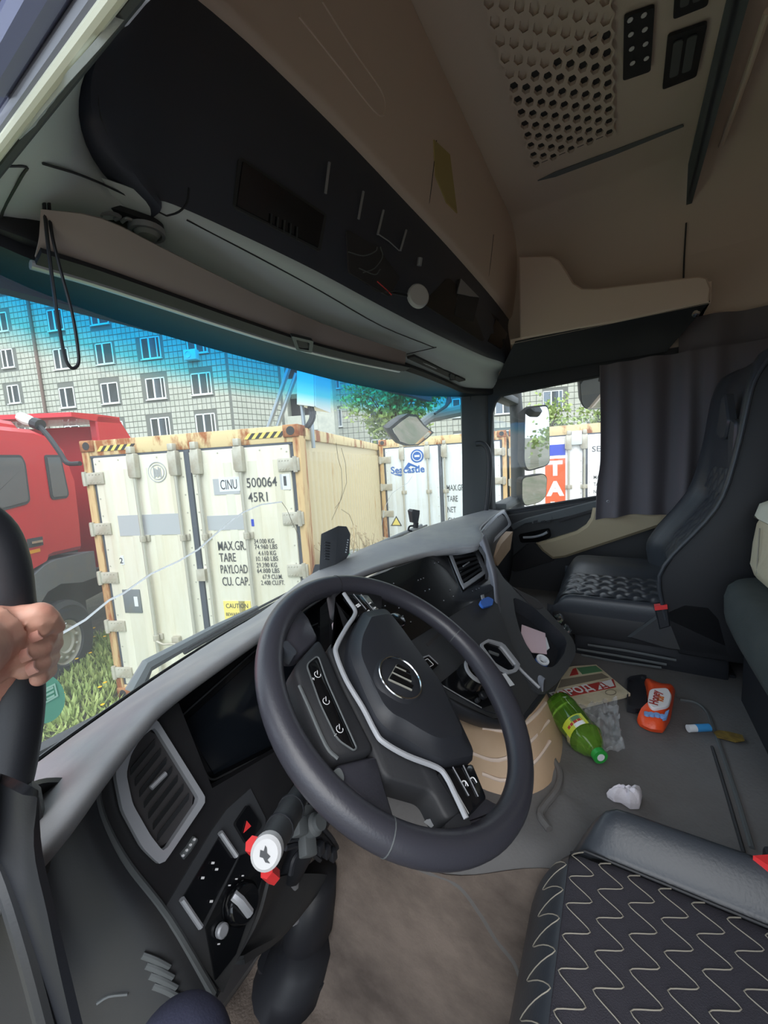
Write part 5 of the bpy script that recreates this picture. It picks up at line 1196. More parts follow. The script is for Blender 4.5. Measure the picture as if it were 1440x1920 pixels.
for px in ([(512, 132), (622, 136), (682, 214), (575, 234), (572, 200)], [(958, 948), (1110, 922), (1176, 1080), (1095, 1166), (1040, 1068)]):
    bk = wpart('button_pack', px, 'gloss_black', .018, .02, None, .002, .004)
    a = wp(px, .0195)
    for t in (.36, .68):
        b = B(); b.tube([a[0].lerp(a[1], t), a[-1].lerp(a[2], t) if len(px) < 6 else a[0]], .0008, 4); b.done('key_gap', 'satin', bk)
c = wp([(575, 187)], .0195)[0]; M_ = basis(c, WX, WY); b = B()
for i in range(3):
    for j in range(2): b.box((-.005 + i * .0036, -.003 + j * .0034, 0), (-.0022 + i * .0036, -.0004 + j * .0034, .0006), M=M_)
b.done('icon', 'print_white', sw_)
for (u, v) in ((630, 176), (652, 198), (622, 212)): b = B(); b.box((-.003, -.0012, 0), (.003, .0012, .0006), M=basis(wp([(u, v)], .0195)[0], WX, WY)); b.done('icon', 'print_white', sw_)
for u, v, s in ((1074, 1014, 1), (1114, 998, 0)):
    M_ = basis(wp([(u, v)], .0195)[0], WX, WY); b = B(); b.tube([M_ @ V(p_) for p_ in ((-.003, .0045, 0), (.0008, .003, 0), (.0022, 0, 0), (.0, -.0045, 0))], .0008, 5, smooth=3)
    if s: b.tube([M_ @ V((-.003, -.0015, 0)), M_ @ V((.003, .001, 0))], .0006, 4)
    b.done('phone_icon', 'print_white', sw_)
ec = wp([(770, 525)], .041)[0]; ME = basis(ec, WX, WY)
b = B(); b.lathe([(.0, .001), (.036, .001), (.040, -.003), (.046, -.006)], ME, 40); em = b.done('emblem', 'plastic_black', sw_, .8)
b = B(); b.tube([ME @ V((.0335 * math.cos(a), .0335 * math.sin(a), .002)) for a in [2 * PI * k / 48 for k in range(48)]], .0016, 6, closed=True); b.done('emblem_ring', 'chrome', em)
def on_em(px, d=.0025): return [W(*q, pl=(ec + WN * d, WN)) for q in px]
mat('bronze', (182, 180, 170), .3, metal=.5)
for px in ([(742, 1249), (746, 1246), (766, 1257), (769, 1263), (762, 1260)], [(738, 1259), (742, 1253), (770, 1267), (771, 1276)], [(731, 1272), (736, 1264), (775, 1286), (772, 1291)]):
    b = B(); b.prism(on_em(px), WN * .0012); b.done('emblem_stripe', 'gloss_black', em, smooth=0)
for a, c, w_ in (((741, 1250), (761, 1259), .9), ((735.3, 1261), (771, 1278), 1.1), ((728.5, 1274), (772, 1294), 1.4)):
    b = B(); b.tube([on_em([a], .0035)[0], on_em([c], .0035)[0]], .0008 * w_ + .0004, 6); b.done('emblem_stripe', 'bronze', em, smooth=0)
b = B(); b.tube(on_em([(743, 1247), (735, 1261), (728, 1274)], .0032), .0006, 5); b.done('emblem_stripe', 'bronze', em)
for px in ([(455, 300), (452, 275), (468, 268), (466, 310)], [(880, 1195), (905, 1190), (960, 1228), (930, 1235)]):
    q = wp(px, -.025); b = B(); b.prism(q, WN * .006); b.done('shift_paddle', 'silver', sw_)
b = B(); b.prism(rounded(wp([(975, 1210), (1050, 1145), (1110, 1200), (1060, 1270), (985, 1265)], .008), .01), -WN * .03); b.done('spoke_cap', 'leather_side', sw_)
b = B(); b.prism(rounded(wp([(215, 370), (240, 345), (290, 400), (280, 425)], .012), .008), -WN * .02); b.done('spoke_cap', 'leather', sw_)
b = B(); b.prism(rounded(wp([(455, 960), (490, 935), (515, 990), (490, 1040), (455, 1010)], .008), .008), -WN * .02); b.done('spoke_cap', 'plastic_grey', sw_)
# ------------------------------------------------------------------ passenger seat
ps = thing('passenger_seat', 'black leather passenger seat with quilted centre and red buckle by the curtain', 'seat', (.6, -.1, .33))
X0, X1 = .355, .865
def ztop(x, y):
    t = (x - X0) / (X1 - X0)
    h = .535 + .012 * ss(.55, .8, t) + .010 * ss(.0, .1, t) - .016 * math.exp(-((t - .56) / .05) ** 2)
    h -= .10 * max(0, (y - .13) / .07) ** 2.2
    return h + .012 * ss(.05, -.15, y) * (0)
ys = [.20, .195, .18, .155, .12, .05, -.03, -.11, -.20, -.30]
xs = [X0 - .004, X0, X0 + .004, X0 + .02, .42, .50, .58, .63, .66, .72, .78, .83, .855, X1]
rows = []
for y in ys:
    r = [V((X0 + .01, y - .01, .44)), V((X0 - .002, y, .50))]
    for x in xs[2:-1]: r.append(V((x, y, min(ztop(x, y), .545 + .02))))
    r += [V((X1 + .003, y, .50)), V((X1 - .01, y - .01, .44))]; rows.append(r)
b = B(); b.patch([[V((p_.x, .195, .44 + (p_.z - .44) * .3)) for p_ in rows[0]]] + rows, 3, 2); cu_ = b.done('cushion', 'leather', ps, 1.2)
b = B(); b.box((X0 - .002, -.30, .40), (X1, .19, .49), .02); b.done('cushion_side', 'leather_side', ps)
def quilt(sf, u0, u1, v0, v1, du, dv, nu, nv, hgt, m, name, parent):
    rows = []
    for i in range(nu + 1):
        u = u0 + (u1 - u0) * i / nu; r = []
        for j in range(nv + 1):
            v = v0 + (v1 - v0) * j / nv
            w_ = v + dv * .18 * math.sin(2 * PI * u / du)
            k = math.floor(w_ / dv); a = abs(math.sin(PI * (u / du + .5 * (k % 2)))); c = abs(math.sin(PI * w_ / dv))
            r.append(sf(u, v, hgt * (a * c) ** .55 - .001))
        rows.append(r)
    b = B(); b.patch(rows, 1, 1); return b.done(name, m, parent, 1.4)
quilt(lambda y, x, h: V((x, y, min(ztop(x, y), .565) + h)), .185, -.20, .372, .640, .045, .036, 96, 64, .006, 'leather', 'quilted_panel', ps)
yf = [(.50, -.125), (.56, -.115), (.63, -.108), (.69, -.136), (.758, -.183), (.826, -.224), (.898, -.246), (1.016, -.266), (1.123, -.278), (1.18, -.288), (1.225, -.305), (1.245, -.34)]
def yfront(z):
    for (a, ya), (c, yc) in zip(yf, yf[1:]):
        if a <= z <= c: return ya + (yc - ya) * (z - a) / (c - a)
    return yf[0][1] if z < .5 else yf[-1][1]
bolx = [(.352, -.10, 0), (.350, -.015, 0), (.366, .0, 0), (.395, -.006, .2), (.43, -.03, .8), (.48, -.045, 1), (.60, -.05, 1), (.70, -.045, 1), (.745, -.03, .8), (.79, .008, .2), (.84, .004, 0), (.868, -.02, 0), (.866, -.10, 0)]
rows = []
for x, d, k in bolx:
    r = []
    for z, y in yf:
        dd = d * (1 if z < .86 else .55 if z < 1.0 else .35)
        r.append(V((x if z < 1.17 else .60 + (x - .60) * (1 - (z - 1.17) * 1.2), y + dd, z)))
    rows.append(r)
b = B(); b.patch(rows, 2, 3); bk_ = b.done('backrest', 'leather', ps, 1.2)
quilt(lambda z, x, h: V((x, yfront(z) - .046 * (1 if z < .86 else .55) + h + .003, z)), .56, .93, .45, .72, .05, .040, 70, 60, .006, 'leather', 'quilted_panel', ps)
sidep = [(-.16, .40), (-.125, .50), (-.113, .56), (-.106, .63), (-.136, .695), (-.183, .76), (-.226, .828), (-.250, .90), (-.270, 1.018), (-.284, 1.125), (-.296, 1.17), (-.33, 1.235), (-.37, 1.24), (-.41, 1.20), (-.42, .9), (-.40, .55), (-.36, .40)]
for xx, w_ in ((.345, .022), (.85, .022)):
    b = B(); b.prism([V((xx, y, z)) for y, z in sidep], (w_, 0, 0), .006); b.done('backrest_side', 'leather_side', ps, .8)
b = B(); b.prism([V((.36, y, z)) for y, z in ((-.20, .42), (-.27, .8), (-.33, 1.2), (-.37, 1.235), (-.41, 1.19), (-.415, .9), (-.39, .45))], (.5, 0, 0), .01); b.done('backrest_shell', 'leather_side', ps)
b = B(); b.tube([V((.345, y, z)) for y, z in sidep[1:12]], .005, 8, smooth=2); b.done('piping', 'leather', ps)
for px, yy in (([(1352, 745), (1358, 738), (1364, 790), (1358, 822), (1350, 825), (1342, 815)], -.255), ([(1364, 800), (1370, 785), (1378, 790), (1374, 850), (1368, 878), (1364, 870)], -.262)):
    b = B(); q = rounded([W(u, v, y=yy) for u, v in px], .012); b.prism(q, (0, -.02, 0), .005); b.done('headrest_wing', 'leather', ps)
b = B(); b.box((.38, -.28, .30), (.84, .12, .41), .01); b.box((.40, -.30, .22), (.82, .10, .34), .008); b.done('seat_base', 'plastic_black', ps)
rc = [(1175, 1196), (1238, 1150), (1283, 1131), (1330, 1136), (1352, 1160), (1372, 1235), (1250, 1218)]
b = B(); b.prism([W(u, v, x=.345) for u, v in rc], (.03, 0, 0), .006); b.done('recliner_cover', 'plastic_dark', ps)
for p_ in ([(1090, 1176), (1130, 1184), (1185, 1193)], [(1195, 1194), (1255, 1203), (1318, 1210)], [(1102, 1209), (1180, 1221), (1268, 1238)], [(1082, 1217), (1150, 1228), (1250, 1246)], [(1090, 1228), (1150, 1239), (1240, 1252)]):
    b = B(); b.tube([W(u, v, x=.36) for u, v in p_], .004, 6); b.done('seat_rail', 'plastic_grey', ps)  # pale tubes stand in for thin highlights along the seat rails
b = B(); q = [W(u, v, x=.338) for u, v in ((1227, 1137), (1251, 1134), (1252, 1142), (1228, 1145))]; b.prism(q, (.02, 0, 0)); b.done('buckle_button', 'red_plastic', ps)
b = B(); q = [W(u, v, x=.342) for u, v in ((1228, 1144), (1253, 1141), (1258, 1175), (1236, 1182))]; b.prism(q, (.02, 0, 0), .004); b.done('buckle', 'plastic_black', ps)
for i in range(2):
    b = B(); c = W(1048 + 12 * i, 1160 + 20 * i, x=.30); bm = bmesh.new(); bmesh.ops.create_icosphere(bm, subdivisions=2, radius=.016)
    vs = [v.co.copy() * (1 + .3 * mnoise.noise(v.co * 90 + V((i, 0, 0)))) + c for v in bm.verts]; b.add(vs, [[v.index for v in f.verts] for f in bm.faces]); bm.free()
    o = b.done('foil_wrapper', 'chrome', smooth=.3); tag(o, ['crumpled shiny foil beside the front of the passenger seat, upper piece', 'crumpled shiny foil beside the dashboard side tray, lower piece'][i], 'foil')
# ------------------------------------------------------------------ driver's seat
ds = thing('driver_seat', 'black quilted driver seat with wavy pale stitching in the right foreground', 'seat', (-.62, -.2, 0))
SX = -.414
def zd(x, y):
    z = .40
    if x > SX:
        t = (x - SX) / .075; z += .046 * math.sin(min(1, max(0, t)) * PI * .62) - .10 * max(0, t - .62) ** 1.6
        z -= .004 * math.exp(-((x - SX) / .006) ** 2)
        z = z if y < -.0 else z - .02 * ss(.0, .06, y)
    if x < -.82: z += .038 * ss(-.82, -.86, x)
    c = .048 + (.0 if x < -.44 else -.9 * max(0, x + .44) ** 1.1)
    if y > c: z -= 26 * (y - c) ** 2
    return z
rows = []
for j in range(49):
    t = j / 48; y = -.62 + .72 * (t if t < 1 else 1)
    rows.append([V((-.87 + (SX + .87) * i / 40, y, zd(-.87 + (SX + .87) * i / 40, y))) for i in range(41)])
last = rows[-1]
rows.append([p_ + V((0, .006, -.03)) for p_ in last]); rows.append([p_ + V((0, .004, -.09)) for p_ in last]); rows.append([p_ + V((0, -.005, -.15)) for p_ in last])
def puff(x, y):
    a = (y - .0345 * 0) / .0355; return .0015 * math.sin(PI * a) ** 2
b = B(); b.patch(rows, 1, 1); dcu = b.done('cushion', 'seat_cloth', ds, 1.4)
rows = []
for j in range(49):
    y = -.62 + .72 * j / 48; r = []
    for i in range(22):
        x = SX - .002 + .087 * i / 21; fy_ = y if y < .02 else .02 + (y - .02) * (1 - .75 * ss(SX, -.34, x))
        r.append(V((x, fy_, zd(x, fy_))))
    e = r[-1]; r += [e + V((.006, 0, -.03)), e + V((.006, 0, -.08)), e + V((0, 0, -.14))]; rows.append(r)
last = rows[-1]; rows.append([p_ + V((0, .004, -.03)) for p_ in last]); rows.append([p_ + V((0, .0, -.14)) for p_ in last])
b = B(); b.patch(rows, 1, 1); b.done('side_bolster', 'leather', ds, 1.4)
rows = []                                        # smooth leather nose of the cushion
for j in range(13):
    y = .056 + .044 * j / 12; rows.append([V((-.87 + (SX + .87) * i / 40, y, zd(-.87 + (SX + .87) * i / 40, y) + .0012)) for i in range(41)])
last = rows[-1]; rows += [[p_ + V((0, .0075, -.03)) for p_ in last], [p_ + V((0, .0055, -.09)) for p_ in last], [p_ + V((0, -.004, -.15)) for p_ in last]]
b = B(); b.patch(rows, 1, 1); b.done('cushion_nose', 'leather', ds, 1.4)
b = B(); b.tube([V((SX, y, zd(SX, y) + .0005)) for y in [.055 - .02 * k for k in range(34)]], .0022, 6); b.done('seam', 'leather_side', ds)
for k in range(-1, 16):
    yk = .0375 - .0357 * k; pts = []
    for i in range(13 * 12):
        s = i / 12.0; x = -.418 - s * .0388; ph = 2 * PI * s
        tri = math.asin(.84 * math.sin(ph)) / math.asin(.84)
        y = yk + .0150 * tri - .02 * (x - SX) * 0
        if y > .098: y = .098
        if x < -.855: break
        pts.append(V((x, y, zd(x, y) + .0016)))
    b = B(); b.tube(pts, .00075, 4); b.done('stitch_line', 'thread', ds, 1.2)
b = B(); b.box((-.85, -.60, .12), (-.36, .05, .30), .02); b.box((-.82, -.55, -.01), (-.40, .0, .14), .02); b.done('seat_base', 'plastic_black', ds)
b = B(); b.patch([[V((x, -.56 - .12 * t - (.04 if -.8 < x < -.44 else 0), .40 + .75 * t)) for t in (0, .2, .5, .8, 1.0)] for x in (-.87, -.82, -.6, -.42, -.36)], 3, 3, thick=.08); b.done('backrest', 'leather', ds)
q = W(1432, 1606, z=.45)
b = B(); b.prism([W(*p_, z=.45) for p_ in ((1412, 1604), (1470, 1600), (1480, 1640), (1440, 1622))], (0, 0, -.02)); b.done('buckle_button', 'red_plastic', ds)
b = B(); b.box((q.x - .02, q.y - .05, .30), (q.x + .03, q.y - .005, .445), .006); b.done('buckle', 'plastic_black', ds)
# ------------------------------------------------------------------ bunk, pillow
b = B(); b.prism([V(q + (.0,)) for q in ((-.90, -.99), (.98, -.99), (.98, -.47), (.40, -.47), (.31, -.40), (.28, -.285), (-.24, -.285), (-.29, -.36), (-.30, -.86), (-.90, -.86))], (0, 0, .54)); o = b.done('bunk_box', 'plastic_black'); tag(o, 'dark bunk box behind the seats under the grey mattress', 'bunk')
pl_ = [(-.9, -.99), (.99, -.99), (.99, -.44), (.42, -.44), (.33, -.35), (.305, -.27), (.26, -.235), (.1, -.228), (-.25, -.228), (-.31, -.30), (-.325, -.83), (-.9, -.83)]
pr = rounded([V((x, y, 0)) for x, y in pl_], .05, 4); c = V((.1, -.6, 0))
rg = []
for z, k in ((.545, .02), (.555, .004), (.575, .0), (.62, -.002), (.645, .004), (.658, .016), (.664, .035)):
    rg.append([V((p_.x, p_.y, z)) + (c - p_).normalized() * k for p_ in pr])
b = B(); b.loft(rg); o = b.done('bunk_mattress', 'mattress', smooth=1.0); tag(o, 'grey mattress of the sleeper bunk behind the passenger seat', 'mattress')
plw = thing('pillow', 'cream quilted pillow lying on the grey bunk mattress at the right edge', 'pillow', (.30, -.42, .664))
b = B(); rows = []
for (z, k) in ((.664, .70), (.675, .92), (.70, 1.0), (.75, .96), (.80, .93), (.84, .80), (.858, .45)):
    r = []
    for i in range(28):
        a = 2 * PI * i / 28; sx_ = abs(math.cos(a)) ** .35 * math.copysign(1, math.cos(a)); sy_ = abs(math.sin(a)) ** .35 * math.copysign(1, math.sin(a))
        r.append(V((.10 + .24 * k * sx_, -.36 + .075 * k * sy_, z)) + V((.008, .008, 0)) * mnoise.noise(V((a * 2, z * 14, 0))))
    rows.append(r)
b.loft(rows); mat('pillow', (214, 204, 176), .85, bump=(40, .5, .004)); b.done('cover', 'pillow', plw, 1.3)
mat('pillow_top', (226, 228, 210), .85); 
b = B(); rows = []
for z, k in ((.82, .90), (.85, .84), (.87, .6), (.875, .2)):
    rows.append([V((.10 + .245 * k * abs(math.cos(a)) ** .35 * math.copysign(1, math.cos(a)), -.36 + .085 * k * abs(math.sin(a)) ** .35 * math.copysign(1, math.sin(a)), z + .01 * mnoise.noise(V((a * 3, z, 1))))) for a in [2 * PI * i / 28 for i in range(28)]])
b.loft(rows); b.done('folded_flap', 'pillow_top', plw, 1.3)
for xx in (.22,): b = B(); b.tube([V((xx, -.286, z)) for z in (.69, .74, .80)], .0015, 5); b.done('seam', 'thread', plw)
# ------------------------------------------------------------------ things on the floor
tfl = bvh(fl)
FZ = .334
def onfl(u, v, z=FZ): return W(u, v, z=z)
mat('newsprint', (206, 196, 170), .8, var=(14, (180, 168, 140), .45, .7)); mat('print_red', (168, 52, 48), .7); mat('print_green', (84, 128, 92), .7); mat('print_grey', (120, 112, 98), .8)
nw = thing('newspaper', 'folded colour newspaper with red headline on the floor by the passenger seat', 'newspaper', onfl(1105, 1290))
def nwp(px, z): return [onfl(u, v, z) for u, v in px]
b = B(); b.prism(nwp([(1030, 1318), (1062, 1252), (1075, 1249), (1118, 1246), (1182, 1300), (1092, 1322), (1072, 1326)], .346), (0, 0, -.010)); b.done('sheet', 'newsprint', nw, 0)
b = B(); b.prism(nwp([(1036, 1312), (1044, 1296), (1150, 1273), (1155, 1288)], .3470), (0, 0, -.001)); b.done('red_banner', 'print_red', nw, 0)
b = B(); b.prism(nwp([(1068, 1267), (1074, 1254), (1080, 1252), (1085, 1264)], .3470), (0, 0, -.001)); b.done('red_picture', 'print_red', nw, 0)
b = B(); b.prism(nwp([(1081, 1252), (1117, 1248), (1130, 1258), (1092, 1264)], .3470), (0, 0, -.001)); b.done('green_picture', 'print_green', nw, 0)
b = B(); b.prism(nwp([(1046, 1290), (1052, 1274), (1128, 1262), (1142, 1270)], .3466), (0, 0, -.001)); b.done('picture_strip', 'print_grey', nw, 0)
a_, c_ = onfl(1040, 1310, .3476), onfl(1118, 1291, .3476); up_ = onfl(1044, 1298, .3476) - a_
text('headline', 'ГОРОД', basis(a_, c_ - a_, up_), (c_ - a_).length * .27, 'print_white', nw, 1.0, .0003, bold=.0008)
a2 = onfl(1127, 1290, .3476); c2_ = onfl(1150, 1284, .3476)
b = B(); b.prism(nwp([(1122, 1293), (1124, 1279), (1146, 1274), (1152, 1286)], .3474), (0, 0, -.001)); b.done('letter_box', 'print_white', nw, 0)
text('headline', 'Д', basis(onfl(1128, 1290, .3479), c_ - a_, up_), (c_ - a_).length * .22, 'print_red', nw, 1.0, .0003, bold=.0006)
b = B(); b.tube([onfl(1145 + 10 * math.cos(a), 1298 + 5 * math.sin(a), .3472) for a in [2 * PI * i / 20 for i in range(20)]], .0009, 4, closed=True); b.done('printed_ring', 'print_grey', nw)
# bottle
mat('bottle_glass', (150, 206, 80), .06, trans=.85); mat('bottle_cap', (40, 150, 60), .4); mat('bottle_label', (190, 200, 60), .4)
bt0, bt1 = onfl(1046, 1318, .374), onfl(1128, 1422, .362)
btl = thing('bottle', 'green plastic drink bottle lying on the floor beside the beige console', 'bottle', (bt0 + bt1) / 2 - V((0, 0, .04)))
d = bt1 - bt0; L = d.length; M_ = zto(bt0, d)
b = B(); b.lathe([(.0, .004), (.022, .0), (.036, .008), (.0375, .03), (.036, .05), (.0375, .07), (.035, .095), (.0375, .12), (.0385, L * .62), (.036, L * .70), (.026, L * .82), (.015, L * .90), (.0135, L * .93)], M_, 28); b.done('body', 'bottle_glass', btl, 1.2)
b = B(); b.lathe([(.0155, L * .925), (.0155, L * .985), (.0, L * .985)], M_, 20, cap=False); b.lathe([(.0, L * .986), (.009, L * .986), (.009, L * .983)], M_, 16, cap=False); b.done('cap', 'bottle_cap', btl)
b = B(); c = M_ @ V((0, 0, L * .986)); b.lathe([(0, .001), (.008, .001), (.008, 0)], zto(c, d), 16); b.done('cap_disc', 'sticker_white', btl)
up = V((0, 0, 1)); sd_ = d.cross(up).normalized()
def lab(t0, t1, a0, a1, m, nm):
    rows = []
    for i in range(5):
        t = t0 + (t1 - t0) * i / 4; r = []
        for j in range(7):
            a = a0 + (a1 - a0) * j / 6; r.append(bt0 + d * t + (up * math.sin(a) + sd_ * math.cos(a)) * .0392)
        rows.append(r)
    b = B(); b.patch(rows, 1, 1, thick=.0006); b.done(nm, m, btl)
lab(.52, .70, .2, 1.7, 'bottle_label', 'label'); lab(.60, .64, .5, 1.5, 'print_red', 'label_red'); lab(.64, .70, .9, 1.5, 'sticker_white', 'label_white'); lab(.54, .60, .9, 1.5, 'print_green', 'label_green')
# cellophane
m = bpy.data.materials.new('cellophane'); m.use_nodes = True; t = m.node_tree; pb = t.nodes['Principled BSDF']
pb.inputs['Base Color'].default_value = (.75, .78, .82, 1); pb.inputs['Roughness'].default_value = .12; pb.inputs['Alpha'].default_value = .16; MATS['cellophane'] = m
rows = []
cor = [onfl(1075, 1335), onfl(1155, 1318), onfl(1170, 1415), onfl(1100, 1425)]
for i in range(25):
    r = []
    for j in range(25):
        a, c = i / 24, j / 24; p_ = cor[0].lerp(cor[1], a).lerp(cor[3].lerp(cor[2], a), c)
        r.append(p_ + V((.004 * mnoise.noise(p_ * 60), .004 * mnoise.noise(p_ * 50 + V((9, 0, 0))), .013 + .016 * mnoise.noise(p_ * 45) + .010 * mnoise.noise(p_ * 110))))
    rows.append(r)
b = B(); b.patch(rows, 1, 1, thick=.0006); o = b.done('cellophane_wrapper', 'cellophane', smooth=.2); tag(o, 'crumpled clear cellophane wrapper beneath the green bottle', 'wrapper')
# dark tray
tr4 = [onfl(*q) for q in ((1176, 1276), (1212, 1270), (1212, 1336), (1175, 1338))]
b = B(); o_ = resample(rounded(tr4, .01), 24); i_ = [sum(o_, V()) / 24 + (p_ - sum(o_, V()) / 24) * .86 for p_ in o_]; frame_ring(b, [p_ + V((0, 0, .012)) for p_ in o_], [p_ + V((0, 0, .012)) for p_ in i_], (0, 0, -.012)); b.prism([p_ + V((0, 0, .004)) for p_ in i_], (0, 0, -.004)); o = b.done('plastic_tray', 'plastic_black'); tag(o, 'flat black plastic tray on the floor left of the orange packet', 'tray')
# wet wipes
mat('orange_pack', (238, 84, 40), .35, bump=(60, .5, .003)); mat('lid_white', (238, 236, 238), .3); mat('print_orange', (214, 110, 30), .5); mat('print_sky', (130, 170, 225), .5)
ww = thing('wet_wipes_pack', 'orange packet of wet wipes with white lid on the floor', 'wet wipes', onfl(1228, 1330))
ol = [(1208, 1276), (1238, 1290), (1267, 1292), (1262, 1322), (1258, 1345), (1244, 1370), (1216, 1366), (1191, 1352), (1207, 1340), (1216, 1318), (1212, 1298)]
op = resample(rounded([onfl(*q, z=.345) for q in ol], .008), 44); c = sum(op, V()) / 44
rg = [[V((c.x, c.y, z)) + (V((p_.x, p_.y, z)) - V((c.x, c.y, z))) * k for p_ in op] for z, k in ((.335, .96), (.345, 1.0), (.358, .92), (.368, .80), (.372, .5), (.372, .1))]
b = B(); b.loft(rg); b.done('pouch', 'orange_pack', ww, .9)
def wwz(px, z=.376): return [onfl(u, v, z) for u, v in px]
lid = rounded(wwz([(1218, 1294), (1252, 1292), (1260, 1306), (1254, 1326), (1224, 1332), (1214, 1320)], .374), .014); b = B(); b.prism([p_ + V((0, 0, .005)) for p_ in lid], (0, 0, -.008), .002); b.done('lid', 'lid_white', ww)
p0_ = onfl(1229, 1321, .3795); p1_ = onfl(1231, 1300, .3795); p2_ = onfl(1222, 1321, .3795)
for s, o_, sz, mm in (('Honey', (1233, 1323), .026, 'print_red'), ('Kid', (1243, 1316), .018, 'print_orange')):
    a = onfl(*o_, z=.3796); xd = onfl(o_[0] + 4, o_[1] - 21, .3796) - a; yd = onfl(o_[0] - 10, o_[1] - 1, .3796) - a
    text('print', s, basis(a, xd, yd), sz, mm, ww, 1.0, .0003, bold=.0006)
for u, v in ((1213, 1337), (1222, 1338), (1232, 1339), (1243, 1342), (1227, 1288)):
    b = B(); c = onfl(u, v, .3715 if v > 1300 else .366); b.lathe([(0, .0012), (.006, .001), (.006, -.006)], Matrix.Translation(c), 12); b.done('printed_spot', 'print_sky', ww)
b = B(); b.prism(rounded(wwz([(1248, 1334), (1255, 1330), (1250, 1346), (1242, 1348)], .3705), .003), (0, 0, -.006)); b.done('printed_spot', 'print_sky', ww)
# lighter, leaf, tissue
mat('lighter_blue', (66, 150, 214), .3); 
l0, l1 = onfl(1290, 1366, .343), onfl(1330, 1364, .343)
lg = thing('lighter', 'small blue and white tube lying on the floor near the yellow leaf', 'lighter', (l0 + l1) / 2)
b = B(); b.tube([l0.lerp(l1, .35), l1], .0085, 14); b.done('body', 'lighter_blue', lg); b = B(); b.tube([l0, l0.lerp(l1, .36)], .0083, 14); b.done('end_cap', 'sticker_white', lg)
mat('leaf_dry', (136, 112, 48), .9, var=(60, (96, 78, 36), .4, .65))
lf = [(1338, 1372), (1348, 1369), (1368, 1372), (1392, 1378), (1396, 1388), (1380, 1391), (1358, 1385), (1345, 1382)]
b = B(); b.prism([onfl(*q, z=.3375) for q in lf], (0, 0, -.002)); o = b.done('dry_leaf', 'leaf_dry', smooth=0); tag(o, 'flat yellow brown scrap on the floor beside the blue tube', 'scrap')
tl_ = [(1137, 1487), (1155, 1484), (1157, 1478), (1168, 1486), (1186, 1488), (1192, 1480), (1203, 1482), (1204, 1496), (1200, 1510), (1182, 1510), (1164, 1498), (1150, 1496)]
op = resample([onfl(*q, z=.342) for q in tl_], 60); c = sum(op, V()) / 60
rg = [[V((c.x, c.y, z)) + (V((p_.x, p_.y, z)) - V((c.x, c.y, z))) * k + V((0, 0, 1)) * (.010 * mnoise.noise(p_ * 70) * (z > .34)) for p_ in op] for z, k in ((.333, .95), (.344, 1.0), (.354, .85), (.360, .55), (.358, .2))]
b = B(); b.loft(rg); mat('tissue', (228, 224, 234), .9, bump=(120, .6, .004)); o = b.done('tissue', 'tissue', smooth=.7); tag(o, 'crumpled white tissue on the floor in front of the driver seat', 'tissue')
# ------------------------------------------------------------------ outside mirrors, wipers
mat('mirror', (240, 244, 246), .02, metal=1.0)
def mirror_of(name, label, px, x, face, dep, m='plastic_dark', ax='x', extra=None):
    t = thing(name, label, 'mirror', W(*px[0], **{ax: x}), 'mirrors on the passenger side')
    c = sum((W(*q, **{ax: x}) for q in px), V()) / len(px); pl = (c, V(face).normalized()); n = pl[1]
    q = rounded(on(pl, px), .03, 5)
    nn = sum((q[i].cross(q[(i + 1) % len(q)]) for i in range(len(q))), V())
    if nn.dot(n) < 0: q = q[::-1]
    ctr = sum(q, V()) / len(q); o_ = [ctr + (p_ - ctr) * 1.05 for p_ in q]
    b = B(); b.loft([[p_ + n * .004 for p_ in o_], [p_ - n * .01 for p_ in o_], [ctr + (p_ - ctr) * .9 - n * dep for p_ in o_], [ctr + (p_ - ctr) * .5 - n * dep * 1.4 for p_ in o_]]); b.done('housing', m, t, .8)
    b = B(); b.prism([p_ + n * .006 for p_ in q], -n * .003); b.done('mirror_glass', 'mirror', t, 0)
    return t, ctr
t, c = mirror_of('side_mirror', 'tall main mirror with dark housing outside the passenger window', [(984, 766), (1024, 762), (1028, 775), (1029, 866), (1020, 873), (988, 882), (982, 865)], 1.38, (-.62, -.78, -.042), .06)
b = B(); b.tube([W(966, 738, x=1.42), W(970, 800, x=1.42), W(971, 900, x=1.42), W(970, 970, x=1.42)], [.035, .04, .04, .04], 12); b.box((1.06, .50, 1.30), (1.45, .58, 1.34), .01); b.box((1.06, .50, .72), (1.45, .58, .76), .01); b.done('mirror_arm', 'plastic_grey', t)
mirror_of('side_mirror', 'lower wide angle mirror outside the passenger window', [(978, 896), (1018, 889), (1024, 896), (1022, 930), (1012, 940), (984, 948), (978, 935)], 1.38, (-.6, -.78, -.19), .05)
t, c = mirror_of('kerb_mirror', 'rounded kerb mirror at the top of the passenger window', [(1086, 700), (1140, 694), (1140, 764), (1098, 766), (1090, 755)], 1.30, (-.72, -.45, -.52), .04)
b = B(); b.tube([c + V((.03, .02, .03)), V((1.22, .02, 1.40)), V((1.05, .02, 1.42))], .015, 8); b.done('mirror_arm', 'plastic_dark', t)
fm = thing('front_mirror', 'front mirror on an angled arm outside the windshield', 'mirror', W(775, 800, y=1.12))
q = [W(*p_, y=1.10) for p_ in ((729, 802), (742, 786), (752, 777), (768, 779), (790, 797), (813, 811), (806, 822), (795, 834), (777, 835), (757, 829), (738, 812))]
ctr = sum(q, V()) / len(q); b = B(); q = [p_ - V((0, .5 * (p_.z - ctr.z), 0)) for p_ in q]
b.loft([q, [p_ + V((0, .02, 0)) for p_ in q], [ctr + (p_ - ctr) * .8 + V((.01, .08, .02)) for p_ in q], [ctr + (p_ - ctr) * .3 + V((.01, .11, .03)) for p_ in q]]); b.done('housing', 'plastic_dark', fm, .8)
